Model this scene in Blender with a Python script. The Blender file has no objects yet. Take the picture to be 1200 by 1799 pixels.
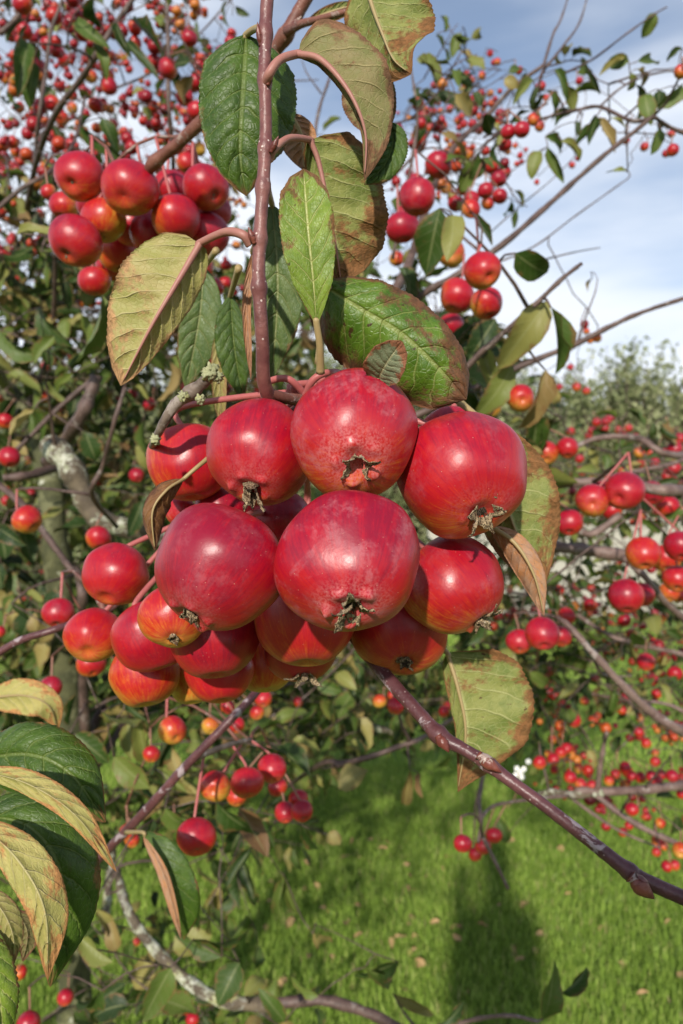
import bpy, math, random
import numpy as np
from mathutils import Vector, Matrix, noise as mnoise

R = math.radians
scene = bpy.context.scene
col = scene.collection
rng = np.random.default_rng(7)
random.seed(7)

# ------------------------------------------------------------------ camera, sky, sun, exposure
EYE = 1.45
F = 26.0 / 36.0 * 1799.0            # focal length in photograph pixels
cam_data = bpy.data.cameras.new("camera")
cam_data.sensor_fit = 'VERTICAL'
cam_data.sensor_height = 36.0
cam_data.sensor_width = 24.0
cam_data.lens = 26.0
cam_data.clip_start = 0.01
cam_data.clip_end = 2000.0
cam_data.dof.use_dof = True
cam_data.dof.focus_distance = 0.245
cam_data.dof.aperture_fstop = 16.0
cam = bpy.data.objects.new("camera", cam_data)
col.objects.link(cam)
cam.location = (0, 0, EYE)
cam.rotation_euler = (R(90), 0, 0)
scene.camera = cam

SUN_EL, SUN_AZ = 23.0, 191.0        # behind the camera, a little to its left
sun_from = Vector((math.sin(R(SUN_AZ)) * math.cos(R(SUN_EL)), math.cos(R(SUN_AZ)) * math.cos(R(SUN_EL)), math.sin(R(SUN_EL))))
sd = bpy.data.lights.new("sun", 'SUN')
sd.energy = 4.8
sd.angle = R(1.4)
sd.color = (1.0, 0.93, 0.82)
sun = bpy.data.objects.new("sun", sd)
col.objects.link(sun)
sun.rotation_euler = (-sun_from).to_track_quat('-Z', 'Y').to_euler()

world = bpy.data.worlds.new("World")
scene.world = world
world.use_nodes = True
wt = world.node_tree
wt.nodes.clear()
def wn(t, **k):
    n = wt.nodes.new(t)
    for a, b in k.items(): setattr(n, a, b)
    return n
sky = wn('ShaderNodeTexSky')
sky.sky_type = 'NISHITA'
sky.sun_disc = False
sky.sun_elevation = R(SUN_EL)
sky.sun_rotation = R(SUN_AZ)
sky.air_density = 1.0
sky.dust_density = 0.6
sky.ozone_density = 2.6
geo = wn('ShaderNodeTexCoord')
# stretched noise for high streaky cloud
mp = wn('ShaderNodeMapping')
mp.inputs['Scale'].default_value = (0.8, 0.8, 3.2)
mp.inputs['Rotation'].default_value = (0.0, R(-14), 0.0)
mp.inputs['Location'].default_value = (0.35, 0.0, 0.32)
nz = wn('ShaderNodeTexNoise')
nz.inputs['Scale'].default_value = 2.1
nz.inputs['Detail'].default_value = 7.0
nz.inputs['Roughness'].default_value = 0.45
sep = wn('ShaderNodeSeparateXYZ')
lowz = wn('ShaderNodeMapRange')          # more cloud low over the horizon
lowz.inputs[1].default_value = 0.10; lowz.inputs[2].default_value = 0.58
lowz.inputs[3].default_value = 0.36; lowz.inputs[4].default_value = -0.12
add = wn('ShaderNodeMath', operation='ADD')
cr = wn('ShaderNodeMapRange', interpolation_type='SMOOTHSTEP')
cr.inputs[1].default_value = 0.40; cr.inputs[2].default_value = 0.72
cr.inputs[3].default_value = 0.14; cr.inputs[4].default_value = 0.97
nz2 = wn('ShaderNodeTexNoise')
nz2.inputs['Scale'].default_value = 4.0; nz2.inputs['Detail'].default_value = 5.0
ccol = wn('ShaderNodeMixRGB')
ccol.inputs[1].default_value = (5.9, 6.5, 7.5, 1)
ccol.inputs[2].default_value = (7.7, 7.9, 8.2, 1)
mix = wn('ShaderNodeMixRGB')
bg = wn('ShaderNodeBackground')
bg.inputs['Strength'].default_value = 0.128
out = wn('ShaderNodeOutputWorld')
L = wt.links.new
L(geo.outputs['Generated'], mp.inputs['Vector']); L(mp.outputs[0], nz.inputs['Vector']); L(mp.outputs[0], nz2.inputs['Vector'])
L(geo.outputs['Generated'], sep.inputs[0]); L(sep.outputs['Z'], lowz.inputs[0])
L(nz.outputs[0], add.inputs[0]); L(lowz.outputs[0], add.inputs[1]); L(add.outputs[0], cr.inputs[0])
L(nz2.outputs[0], ccol.inputs[0]); L(cr.outputs[0], mix.inputs[0]); L(sky.outputs[0], mix.inputs[1]); L(ccol.outputs[0], mix.inputs[2])
L(mix.outputs[0], bg.inputs['Color']); L(bg.outputs[0], out.inputs['Surface'])

scene.view_settings.view_transform = 'Standard'
scene.view_settings.look = 'None'
scene.view_settings.gamma = 1.0
scene.view_settings.exposure = 0.18
scene.view_settings.use_curve_mapping = False
scene.cycles.use_denoising = True
scene.cycles.max_bounces = 8
scene.cycles.transparent_max_bounces = 8

# ------------------------------------------------------------------ helpers
def P(px, py, d):
    """the world point seen at photograph pixel (px, py), d metres ahead"""
    return Vector(((px - 600.0) / F * d, d, EYE - (py - 899.5) / F * d))

class MB:
    """collects tubes, grids and blobs into one mesh"""
    def __init__(s):
        s.v = []; s.f = []; s.n = 0; s.mi = []; s.uv = None
    def add(s, verts, faces, mi=0):
        verts = np.asarray(verts, float).reshape(-1, 3)
        s.v.append(verts)
        b = s.n
        s.f.extend([tuple(i + b for i in f) for f in faces])
        s.mi.extend([mi] * len(faces))
        s.n += len(verts)
    def tube(s, pts, rad, sides=8, caps=True, mi=0, wob=0.0):
        pts = np.asarray([tuple(p) for p in pts], float); n = len(pts)
        rad = np.broadcast_to(np.asarray(rad, float), (n,))
        T = np.gradient(pts, axis=0); T /= np.linalg.norm(T, axis=1)[:, None] + 1e-12
        ref = np.array([0.3, -0.9, 0.2]); ref = ref - T[0] * ref.dot(T[0]); ref /= np.linalg.norm(ref)
        ang = np.arange(sides) / sides * 2 * np.pi
        V = []
        for i in range(n):
            ref = ref - T[i] * ref.dot(T[i]); ref /= np.linalg.norm(ref) + 1e-12
            b = np.cross(T[i], ref)
            rr = rad[i] * (1 + (wob * rng.standard_normal(sides) if wob else 0))
            V.append(pts[i] + (np.cos(ang) * rr)[:, None] * ref + (np.sin(ang) * rr)[:, None] * b)
        V = np.concatenate(V)
        fs = []
        for i in range(n - 1):
            for k in range(sides):
                k2 = (k + 1) % sides
                fs.append((i * sides + k, i * sides + k2, (i + 1) * sides + k2, (i + 1) * sides + k))
        if caps:
            fs.append(tuple(reversed(range(sides)))); fs.append(tuple((n - 1) * sides + k for k in range(sides)))
        s.add(V, fs, mi)
    def blob(s, c, r, amp=0.25, nu=10, nv=7, mi=0, sc=(1, 1, 1), seed=0.0, freq=1.6):
        V = []; fs = []
        for j in range(nv + 1):
            th = math.pi * j / nv
            for i in range(nu):
                ph = 2 * math.pi * i / nu
                d = Vector((math.sin(th) * math.cos(ph), math.sin(th) * math.sin(ph), math.cos(th)))
                k = r * (1 + amp * mnoise.noise(d * freq + Vector((seed, seed * 1.7, 3.1))))
                V.append((c[0] + d.x * k * sc[0], c[1] + d.y * k * sc[1], c[2] + d.z * k * sc[2]))
        for j in range(nv):
            for i in range(nu):
                i2 = (i + 1) % nu
                fs.append((j * nu + i, (j + 1) * nu + i, (j + 1) * nu + i2, j * nu + i2))
        s.add(V, fs, mi)
    def mesh(s, name, mats, smooth=True):
        me = bpy.data.meshes.new(name)
        V = np.concatenate(s.v) if s.v else np.zeros((0, 3))
        me.from_pydata(V.tolist(), [], s.f)
        for m in (mats if isinstance(mats, (list, tuple)) else [mats]): me.materials.append(m)
        if max(s.mi, default=0) > 0: me.polygons.foreach_set('material_index', s.mi)
        if smooth: me.polygons.foreach_set('use_smooth', [True] * len(me.polygons))
        me.update()
        return me
    def build(s, name, mats, parent=None, smooth=True):
        return link(name, s.mesh(name, mats, smooth), parent)

def link(name, me, parent=None, M=None, kind=None):
    o = bpy.data.objects.new(name, me)
    col.objects.link(o)
    if M is not None: o.matrix_world = M
    if parent is not None: set_parent(o, parent)
    if kind: o['kind'] = kind
    return o
WM = {}
def set_parent(o, parent):
    o.parent = parent
    o.matrix_parent_inverse = WM.get(parent.name, Matrix.Identity(4)).inverted()
def tag(o, label=None, cat=None, group=None, kind=None):
    if label: o['label'] = label
    if cat: o['category'] = cat
    if group: o['group'] = group
    if kind: o['kind'] = kind
    return o
def thing(name, loc, label, cat, group=None):
    o = bpy.data.objects.new(name, None)
    o.empty_display_size = 0.02
    col.objects.link(o)
    o.location = loc
    WM[o.name] = Matrix.Translation(Vector(loc))
    return tag(o, label, cat, group)

def catmull(pts, per=8):
    pts = [np.asarray(p, float) for p in pts]
    if len(pts) == 2: return np.array([pts[0] + (pts[1] - pts[0]) * t for t in np.linspace(0, 1, per + 1)])
    q = [2 * pts[0] - pts[1]] + pts + [2 * pts[-1] - pts[-2]]
    o = []
    for i in range(1, len(q) - 2):
        for t in np.linspace(0, 1, per, endpoint=False):
            a, b, c, d = q[i - 1], q[i], q[i + 1], q[i + 2]
            o.append(0.5 * (2 * b + (c - a) * t + (2 * a - 5 * b + 4 * c - d) * t * t + (3 * b - a - 3 * c + d) * t ** 3))
    o.append(q[-2])
    return np.array(o)

# ------------------------------------------------------------------ node helpers and materials
class NT:
    def __init__(s, name):
        s.m = bpy.data.materials.new(name); s.m.use_nodes = True
        s.t = s.m.node_tree; s.t.nodes.clear()
    def n(s, t, **k):
        x = s.t.nodes.new(t)
        for a, b in k.items(): setattr(x, a, b)
        return x
    def put(s, sock, v):
        if hasattr(v, 'links') or isinstance(v, bpy.types.NodeSocket): s.t.links.new(v, sock)
        elif isinstance(v, (tuple, list)) and len(v) == 3 and sock.type == 'RGBA': sock.default_value = (*v, 1)
        else: sock.default_value = v
    def math(s, op, a, b=None, c=None, clamp=False):
        x = s.n('ShaderNodeMath', operation=op, use_clamp=clamp)
        for i, v in enumerate((a, b, c)):
            if v is not None: s.put(x.inputs[i], v)
        return x.outputs[0]
    def mix(s, f, a, b, mode='MIX'):
        x = s.n('ShaderNodeMixRGB', blend_type=mode)
        s.put(x.inputs[0], f); s.put(x.inputs[1], a); s.put(x.inputs[2], b)
        return x.outputs[0]
    def mr(s, v, a, b, c=0.0, d=1.0, smooth=True):
        x = s.n('ShaderNodeMapRange', interpolation_type='SMOOTHSTEP' if smooth else 'LINEAR')
        for i, k in enumerate((v, a, b, c, d)): s.put(x.inputs[i], k)
        return x.outputs[0]
    def noise(s, vec, scale, detail=3, rough=0.5, dist=0.0):
        x = s.n('ShaderNodeTexNoise')
        s.put(x.inputs['Vector'], vec); x.inputs['Scale'].default_value = scale
        x.inputs['Detail'].default_value = detail; x.inputs['Roughness'].default_value = rough
        x.inputs['Distortion'].default_value = dist
        return x.outputs[0]
    def vor(s, vec, scale, feature='F1', rnd=1.0):
        x = s.n('ShaderNodeTexVoronoi', feature=feature)
        s.put(x.inputs['Vector'], vec); x.inputs['Scale'].default_value = scale
        x.inputs['Randomness'].default_value = rnd
        return x.outputs['Distance']
    def vmul(s, v, k):
        x = s.n('ShaderNodeVectorMath', operation='MULTIPLY'); s.put(x.inputs[0], v); x.inputs[1].default_value = k
        return x.outputs[0]
    def vadd(s, v, k):
        x = s.n('ShaderNodeVectorMath', operation='ADD'); s.put(x.inputs[0], v); s.put(x.inputs[1], k)
        return x.outputs[0]
    def ramp(s, f, stops):
        x = s.n('ShaderNodeValToRGB'); e = x.color_ramp.elements
        while len(e) > 1: e.remove(e[-1])
        e[0].position, e[0].color = stops[0][0], (*stops[0][1], 1)
        for p, c in stops[1:]:
            q = e.new(p); q.color = (*c, 1)
        s.put(x.inputs[0], f)
        return x.outputs[0]
    def bump(s, h, strength=0.3, dist=0.001):
        x = s.n('ShaderNodeBump'); x.inputs['Strength'].default_value = strength; x.inputs['Distance'].default_value = dist
        s.put(x.inputs['Height'], h)
        return x.outputs[0]
    def finish(s, color, rough=0.5, normal=None, spec=0.5, coat=0.0, translucent=0.0, tcol=None, sss=0.0):
        b = s.n('ShaderNodeBsdfPrincipled')
        s.put(b.inputs['Base Color'], color); s.put(b.inputs['Roughness'], rough)
        s.put(b.inputs['Specular IOR Level'], spec)
        if coat: s.put(b.inputs['Coat Weight'], coat); b.inputs['Coat Roughness'].default_value = 0.12
        if sss:
            b.inputs['Subsurface Weight'].default_value = sss
            b.inputs['Subsurface Radius'].default_value = (0.08, 0.02, 0.01)
        if normal is not None: s.put(b.inputs['Normal'], normal)
        o = s.n('ShaderNodeOutputMaterial'); sh = b.outputs[0]
        if translucent:
            t = s.n('ShaderNodeBsdfTranslucent'); s.put(t.inputs['Color'], tcol if tcol is not None else color)
            if normal is not None: s.put(t.inputs['Normal'], normal)
            x = s.n('ShaderNodeMixShader'); x.inputs[0].default_value = translucent
            s.t.links.new(sh, x.inputs[1]); s.t.links.new(t.outputs[0], x.inputs[2]); sh = x.outputs[0]
        s.t.links.new(sh, o.inputs['Surface'])
        return s.m
    def objco(s): return s.n('ShaderNodeTexCoord').outputs['Object']
    def uv(s):
        x = s.n('ShaderNodeSeparateXYZ'); s.t.links.new(s.n('ShaderNodeTexCoord').outputs['UV'], x.inputs[0]); return x.outputs[0], x.outputs[1]
    def info(s):
        x = s.n('ShaderNodeObjectInfo'); return x

def apple_material():
    t = NT('apple_skin')
    oi = t.info(); cs = t.n('ShaderNodeSeparateColor'); t.t.links.new(oi.outputs['Color'], cs.inputs[0])
    red, bloom, dark = cs.outputs[0], cs.outputs[1], cs.outputs[2]
    seed = t.math('MULTIPLY', oi.outputs['Random'], 37.0)
    sv = t.n('ShaderNodeCombineXYZ'); t.put(sv.inputs[0], seed); t.put(sv.inputs[1], t.math('MULTIPLY', oi.outputs['Random'], 19.0))
    co = t.objco(); cp = t.vadd(co, sv.outputs[0])
    xyz = t.n('ShaderNodeSeparateXYZ'); t.t.links.new(co, xyz.inputs[0])
    X, Z = xyz.outputs[0], xyz.outputs[2]
    # azimuth-based stripes: scale the position out to the equator so that they run pole to pole
    rad = t.math('SQRT', t.math('ADD', t.math('MULTIPLY', X, X), t.math('ADD', t.math('MULTIPLY', xyz.outputs[1], xyz.outputs[1]), 0.004)))
    cyl = t.n('ShaderNodeCombineXYZ')
    t.put(cyl.inputs[0], t.math('DIVIDE', X, rad)); t.put(cyl.inputs[1], t.math('DIVIDE', xyz.outputs[1], rad)); t.put(cyl.inputs[2], t.math('MULTIPLY', Z, 0.16))
    cylp = t.vadd(cyl.outputs[0], sv.outputs[0])
    st1 = t.noise(cylp, 7.0, 5, 0.62, 0.15)
    st2 = t.noise(cylp, 24.0, 4, 0.62, 0.25)
    mot = t.noise(cp, 2.2, 5, 0.6)
    fine = t.noise(cp, 26.0, 4, 0.65)
    # blush: the side that grew towards the sun (+X) is reddest
    b = t.math('ADD', t.math('MULTIPLY', X, 0.36), t.math('SUBTRACT', red, 0.04))
    b = t.math('ADD', b, t.math('MULTIPLY', t.math('SUBTRACT', mot, 0.5), 0.55))
    b = t.math('ADD', b, t.math('MULTIPLY', t.math('SUBTRACT', st1, 0.5), 0.50))
    b = t.math('ADD', b, t.math('MULTIPLY', t.math('SUBTRACT', st2, 0.5), 0.62))
    b = t.math('ADD', b, t.math('MULTIPLY', t.math('SUBTRACT', fine, 0.5), 0.16))
    c = t.ramp(b, [(0.0, (0.50, 0.28, 0.038)), (0.20, (0.48, 0.155, 0.022)), (0.38, (0.45, 0.055, 0.012)), (0.54, (0.385, 0.011, 0.012)), (0.78, (0.330, 0.004, 0.017)), (1.0, (0.215, 0.003, 0.020))])
    c = t.mix(t.math('MULTIPLY', t.mr(st2, 0.54, 0.68), 0.30), c, (0.25, 0.006, 0.014))
    c = t.mix(dark, c, (0.10, 0.008, 0.016))
    # waxy bloom in worn patches
    bl = t.math('MULTIPLY', t.mr(t.noise(cp, 1.7, 6, 0.66, 0.4), 0.47, 0.68), bloom)
    bl = t.math('MULTIPLY', bl, t.mr(t.noise(cp, 11.0, 4, 0.7), 0.30, 0.62))
    c = t.mix(t.math('MULTIPLY', bl, 0.56), c, (0.38, 0.14, 0.165))
    # paler ring by the eye of the fruit
    eye = t.mr(Z, 0.70, 0.92)
    c = t.mix(t.math('MULTIPLY', t.math('MULTIPLY', eye, t.mr(fine, 0.35, 0.65)), t.math('ADD', t.math('MULTIPLY', bloom, 0.5), 0.08)), c, (0.55, 0.20, 0.20))
    # breathing pores
    lent = t.mr(t.vor(cp, 9.5), 0.035, 0.080, 1.0, 0.0)
    c = t.mix(t.math('MULTIPLY', lent, 0.55), c, (0.62, 0.36, 0.26))
    # small brown scuffs
    sc = t.math('MULTIPLY', t.mr(t.noise(cp, 4.2, 7, 0.75, 0.8), 0.70, 0.78), 0.5)
    c = t.mix(sc, c, (0.20, 0.075, 0.04))
    rough = t.math('ADD', t.math('ADD', 0.33, t.math('MULTIPLY', bl, 0.28)), t.math('MULTIPLY', t.math('ABSOLUTE', t.math('SUBTRACT', mot, 0.5)), 0.4))
    h = t.math('ADD', t.math('MULTIPLY', fine, 0.12), t.math('ADD', t.math('MULTIPLY', t.noise(cp, 5.0, 2, 0.5), 0.35), t.math('MULTIPLY', lent, 0.5)))
    nb = t.bump(h, 0.045, 0.02)
    return t.finish(c, rough, nb, spec=0.42)
APPLE = apple_material()

def bark_material(name, c1, c2, film, film_amt, lichen=0.0, dots=0.5, scale=1.0, rough=0.55):
    t = NT(name); co = t.objco()
    n1 = t.noise(co, 90 * scale, 5, 0.65, 0.3); n2 = t.noise(t.vadd(co, (3, 1, 7)), 260 * scale, 4, 0.6)
    c = t.mix(t.mr(n1, 0.35, 0.68), c1, c2)
    c = t.mix(t.math('MULTIPLY', t.mr(n2, 0.5, 0.75), 0.4), c, tuple(x * 0.45 for x in c1))
    f = t.noise(t.vadd(co, (9, 4, 2)), 55 * scale, 7, 0.68, 0.6)
    fm = t.mr(f, 0.66 - 0.34 * film_amt, 0.69 - 0.30 * film_amt)
    c = t.mix(t.math('MULTIPLY', fm, 0.75), c, film)
    if dots:
        d = t.mr(t.vor(co, 420 * scale), 0.10, 0.19, 1.0, 0.0)
        keep = t.mr(t.noise(t.vadd(co, (1, 8, 3)), 130 * scale, 2), 0.46, 0.58)
        d = t.math('MULTIPLY', t.math('MULTIPLY', d, keep), dots)
        c = t.mix(d, c, (0.62, 0.52, 0.48))
    if lichen:
        l = t.noise(t.vadd(co, (5, 5, 1)), 42 * scale, 6, 0.72, 0.5)
        lm = t.mr(l, 0.72 - 0.36 * lichen, 0.76 - 0.33 * lichen)
        lc = t.mix(t.mr(n2, 0.4, 0.6), (0.24, 0.25, 0.16), (0.44, 0.44, 0.36))
        lc = t.mix(t.mr(t.noise(co, 30 * scale, 3), 0.55, 0.72), lc, (0.34, 0.33, 0.10))
        c = t.mix(lm, c, lc)
        h = t.math('ADD', t.math('ADD', n1, t.math('MULTIPLY', n2, 0.5)), t.math('MULTIPLY', lm, t.math('ADD', 0.6, n2)))
    else:
        h = t.math('ADD', t.math('ADD', n1, t.math('MULTIPLY', n2, 0.6)), t.math('MULTIPLY', fm, 0.6))
    return t.finish(c, rough, t.bump(h, 0.5, 0.0012 / scale), spec=0.4)
BARK_SHOOT = bark_material('shoot_bark', (0.125, 0.042, 0.042), (0.21, 0.085, 0.075), (0.30, 0.20, 0.20), 0.12, dots=0.9, rough=0.42)
BARK_PURPLE = bark_material('purple_bark', (0.070, 0.024, 0.028), (0.120, 0.046, 0.048), (0.38, 0.31, 0.33), 0.24, dots=0.3, rough=0.38)
BARK_RED = bark_material('red_bark', (0.13, 0.045, 0.032), (0.21, 0.085, 0.06), (0.30, 0.23, 0.20), 0.25, dots=0.4)
BARK_TWIG = bark_material('twig_bark', (0.060, 0.036, 0.030), (0.125, 0.078, 0.066), (0.22, 0.18, 0.16), 0.2, dots=0.35, scale=0.6)
BARK_PALE = bark_material('pale_twig_bark', (0.115, 0.070, 0.060), (0.20, 0.135, 0.115), (0.30, 0.25, 0.23), 0.2, dots=0.5, scale=0.6)
BARK_DEAD = bark_material('dead_bark', (0.09, 0.065, 0.05), (0.20, 0.15, 0.12), (0.33, 0.28, 0.25), 0.4, lichen=0.1, dots=0.0)
BARK_LICHEN = bark_material('lichen_bark', (0.07, 0.052, 0.035), (0.13, 0.10, 0.065), (0.26, 0.25, 0.21), 0.3, lichen=0.60, dots=0.0, scale=0.75, rough=0.8)
BARK_MOSS = bark_material('mossy_bark', (0.045, 0.048, 0.020), (0.085, 0.085, 0.034), (0.15, 0.15, 0.075), 0.4, lichen=0.25, dots=0.0, scale=0.45, rough=0.85)
LICHEN = bark_material('lichen', (0.20, 0.21, 0.11), (0.34, 0.34, 0.20), (0.30, 0.29, 0.12), 0.4, lichen=0.2, dots=0.0, scale=2.2, rough=0.9)

def plain(name, c1, c2, scale=200.0, rough=0.6, bump=0.3, spec=0.4, dist=0.0006):
    t = NT(name); co = t.objco(); n = t.noise(co, scale, 4, 0.6); n2 = t.noise(co, scale * 0.25, 3)
    c = t.mix(t.math('ADD', t.math('MULTIPLY', n, 0.6), t.math('MULTIPLY', n2, 0.4)), c1, c2)
    return t.finish(c, rough, t.bump(n, bump, dist), spec=spec)
STALK = plain('fruit_stalk', (0.30, 0.055, 0.065), (0.42, 0.14, 0.12), 300, 0.45)
STALK_BROWN = plain('dull_stalk', (0.20, 0.085, 0.06), (0.30, 0.15, 0.10), 300, 0.55)
def sepal_material():
    t = NT('dry_sepal'); co = t.objco()
    n = t.noise(co, 1500, 4, 0.7, 0.6); n2 = t.noise(t.vadd(co, (2, 3, 1)), 420, 3, 0.6)
    c = t.mix(t.mr(n, 0.36, 0.62), (0.040, 0.027, 0.017), (0.44, 0.33, 0.20))
    c = t.mix(t.mr(n2, 0.50, 0.66), c, (0.10, 0.055, 0.032)); c = t.mix(t.math('MULTIPLY', t.mr(n2, 0.30, 0.42, 1.0, 0.0), 0.7), c, (0.50, 0.43, 0.34))
    return t.finish(c, 0.9, t.bump(n, 0.9, 0.0008), spec=0.2)
SEPAL = sepal_material()
SEPAL_UNIT = plain('dry_calyx', (0.04, 0.03, 0.02), (0.26, 0.22, 0.15), 9, 0.85, 0.5, dist=0.05)
EYE_MAT = plain('calyx_cup', (0.020, 0.013, 0.010), (0.09, 0.06, 0.04), 600, 0.9)
BUD = bark_material('bud_scale', (0.10, 0.022, 0.018), (0.20, 0.06, 0.04), (0.42, 0.34, 0.30), 0.25, dots=0.0, rough=0.4)
PET_PINK = plain('pink_petiole', (0.27, 0.085, 0.085), (0.36, 0.19, 0.14), 250, 0.5)
PET_GREEN = plain('green_petiole', (0.26, 0.20, 0.08), (0.34, 0.24, 0.12), 250, 0.5)

def leaf_material(name, c1, c2, vein, brown, amt=0.3, rough=0.42, veins=0.8, tl=0.12, spots=0.5, spec=0.42):
    """blade colours on its own u (base to tip) and v (edge to edge)"""
    t = NT(name); u, v = t.uv(); oi = t.info()
    a = t.math('ABSOLUTE', t.math('SUBTRACT', t.math('MULTIPLY', v, 2.0), 1.0))
    uvw = t.n('ShaderNodeCombineXYZ'); t.put(uvw.inputs[0], t.math('MULTIPLY', u, 2.0)); t.put(uvw.inputs[1], v); t.put(uvw.inputs[2], t.math('MULTIPLY', oi.outputs['Random'], 40.0))
    w = uvw.outputs[0]
    warp = t.math('MULTIPLY', t.math('SUBTRACT', t.noise(w, 2.5, 2), 0.5), 0.11)
    q = t.math('MULTIPLY', t.math('SUBTRACT', t.math('ADD', u, warp), t.math('MULTIPLY', t.math('POWER', a, 1.25), 0.20)), 8.0)
    tri = t.math('MULTIPLY', t.math('ABSOLUTE', t.math('SUBTRACT', t.math('FRACT', q), 0.5)), 2.0)
    lat = t.mr(tri, 0.86, 0.985)
    lat = t.math('MULTIPLY', lat, t.mr(a, 0.60, 1.0, 1.0, 0.25))
    mid = t.mr(a, 0.02, 0.075, 1.0, 0.0)
    net = t.mr(t.vor(w, 17.0, 'DISTANCE_TO_EDGE'), 0.0, 0.10, 1.0, 0.0)
    n1 = t.noise(w, 3.0, 5, 0.6); n2 = t.noise(w, 16.0, 4, 0.65)
    c = t.mix(t.mr(t.math('ADD', t.math('MULTIPLY', n1, 0.7), t.math('MULTIPLY', n2, 0.3)), 0.36, 0.64), c1, c2)
    c = t.mix(t.math('MULTIPLY', net, 0.20 * veins), c, vein)
    c = t.mix(t.math('MULTIPLY', lat, 0.75 * veins), c, vein)
    c = t.mix(t.math('MULTIPLY', mid, 0.85 * veins), c, vein)
    edge = t.math('ADD', t.math('MULTIPLY', t.math('POWER', a, 5.0), 0.30), t.math('MULTIPLY', t.math('POWER', u, 6.0), 0.34))
    br = t.math('ADD', t.math('ADD', edge, t.math('MULTIPLY', t.noise(t.vadd(w, (7, 3, 0)), 2.3, 7, 0.70), 1.35)), amt * 0.55 - 0.16)
    bm = t.mr(br, 0.83, 0.98)
    c = t.mix(t.math('MULTIPLY', bm, 0.9), c, t.mix(t.mr(n2, 0.35, 0.65), brown, tuple(min(1, x * 1.9) for x in brown)))
    if spots:
        s = t.math('MULTIPLY', t.mr(t.noise(t.vadd(w, (1, 9, 0)), 9.0, 3, 0.6), 0.66, 0.72), spots)
        c = t.mix(s, c, tuple(x * 0.5 for x in brown))
    h = t.math('ADD', t.math('MULTIPLY', t.math('ADD', lat, mid), -1.0 if veins < 1.0 else 1.0), t.math('ADD', t.math('MULTIPLY', net, -0.25), t.math('MULTIPLY', n2, 0.6)))
    ro = t.math('ADD', rough, t.math('MULTIPLY', bm, 0.25))
    return t.finish(c, ro, t.bump(h, 0.55, 0.0008), spec=spec, translucent=tl)
LM = {
 'dark':   leaf_material('leaf_dark_green', (0.026, 0.058, 0.006), (0.056, 0.105, 0.010), (0.13, 0.17, 0.040), (0.12, 0.055, 0.02), 0.14, 0.45, 0.75, 0.06, 0.25, spec=0.36),
 'bright': leaf_material('leaf_bright_green', (0.105, 0.175, 0.014), (0.190, 0.270, 0.030), (0.40, 0.41, 0.15), (0.10, 0.035, 0.015), 0.26, 0.42, 0.95, 0.15, 0.8),
 'blotched': leaf_material('leaf_blotched', (0.045, 0.105, 0.006), (0.098, 0.175, 0.014), (0.22, 0.26, 0.07), (0.085, 0.028, 0.014), 0.52, 0.42, 0.95, 0.15, 0.9),
 'small':  leaf_material('leaf_grey_green', (0.15, 0.185, 0.105), (0.20, 0.22, 0.13), (0.40, 0.38, 0.22), (0.17, 0.055, 0.025), 0.40, 0.5, 0.95, 0.12, 0.5),
 'olive':  leaf_material('leaf_olive_underside', (0.125, 0.165, 0.034), (0.250, 0.260, 0.075), (0.40, 0.40, 0.17), (0.14, 0.055, 0.022), 0.50, 0.55, 1.0, 0.20, 0.9, spec=0.25),
 'yellow': leaf_material('leaf_yellow_underside', (0.31, 0.29, 0.085), (0.42, 0.36, 0.12), (0.46, 0.40, 0.19), (0.27, 0.12, 0.045), 0.42, 0.55, 1.0, 0.12, 0.5, spec=0.3),
 'tan':    leaf_material('leaf_tan_underside', (0.265, 0.255, 0.070), (0.330, 0.275, 0.100), (0.46, 0.40, 0.20), (0.25, 0.135, 0.065), 0.34, 0.52, 1.0, 0.12, 0.3, spec=0.3),
 'withered': leaf_material('leaf_withered', (0.150, 0.150, 0.048), (0.200, 0.160, 0.070), (0.32, 0.27, 0.13), (0.11, 0.050, 0.028), 0.46, 0.6, 1.0, 0.08, 0.7, spec=0.25),
 'dry':    leaf_material('leaf_dry_orange', (0.42, 0.185, 0.070), (0.38, 0.230, 0.150), (0.40, 0.27, 0.19), (0.20, 0.10, 0.06), 0.25, 0.6, 1.0, 0.08, 0.4, spec=0.3),
 'brown':  leaf_material('leaf_dead_brown', (0.135, 0.055, 0.018), (0.20, 0.090, 0.030), (0.26, 0.14, 0.07), (0.06, 0.025, 0.012), 0.40, 0.5, 1.0, 0.08, 0.4, spec=0.35),
 'mid':    leaf_material('leaf_mid_green', (0.052, 0.098, 0.020), (0.100, 0.145, 0.036), (0.21, 0.23, 0.09), (0.13, 0.07, 0.03), 0.12, 0.45, 0.9, 0.12, 0.3),
}
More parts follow.
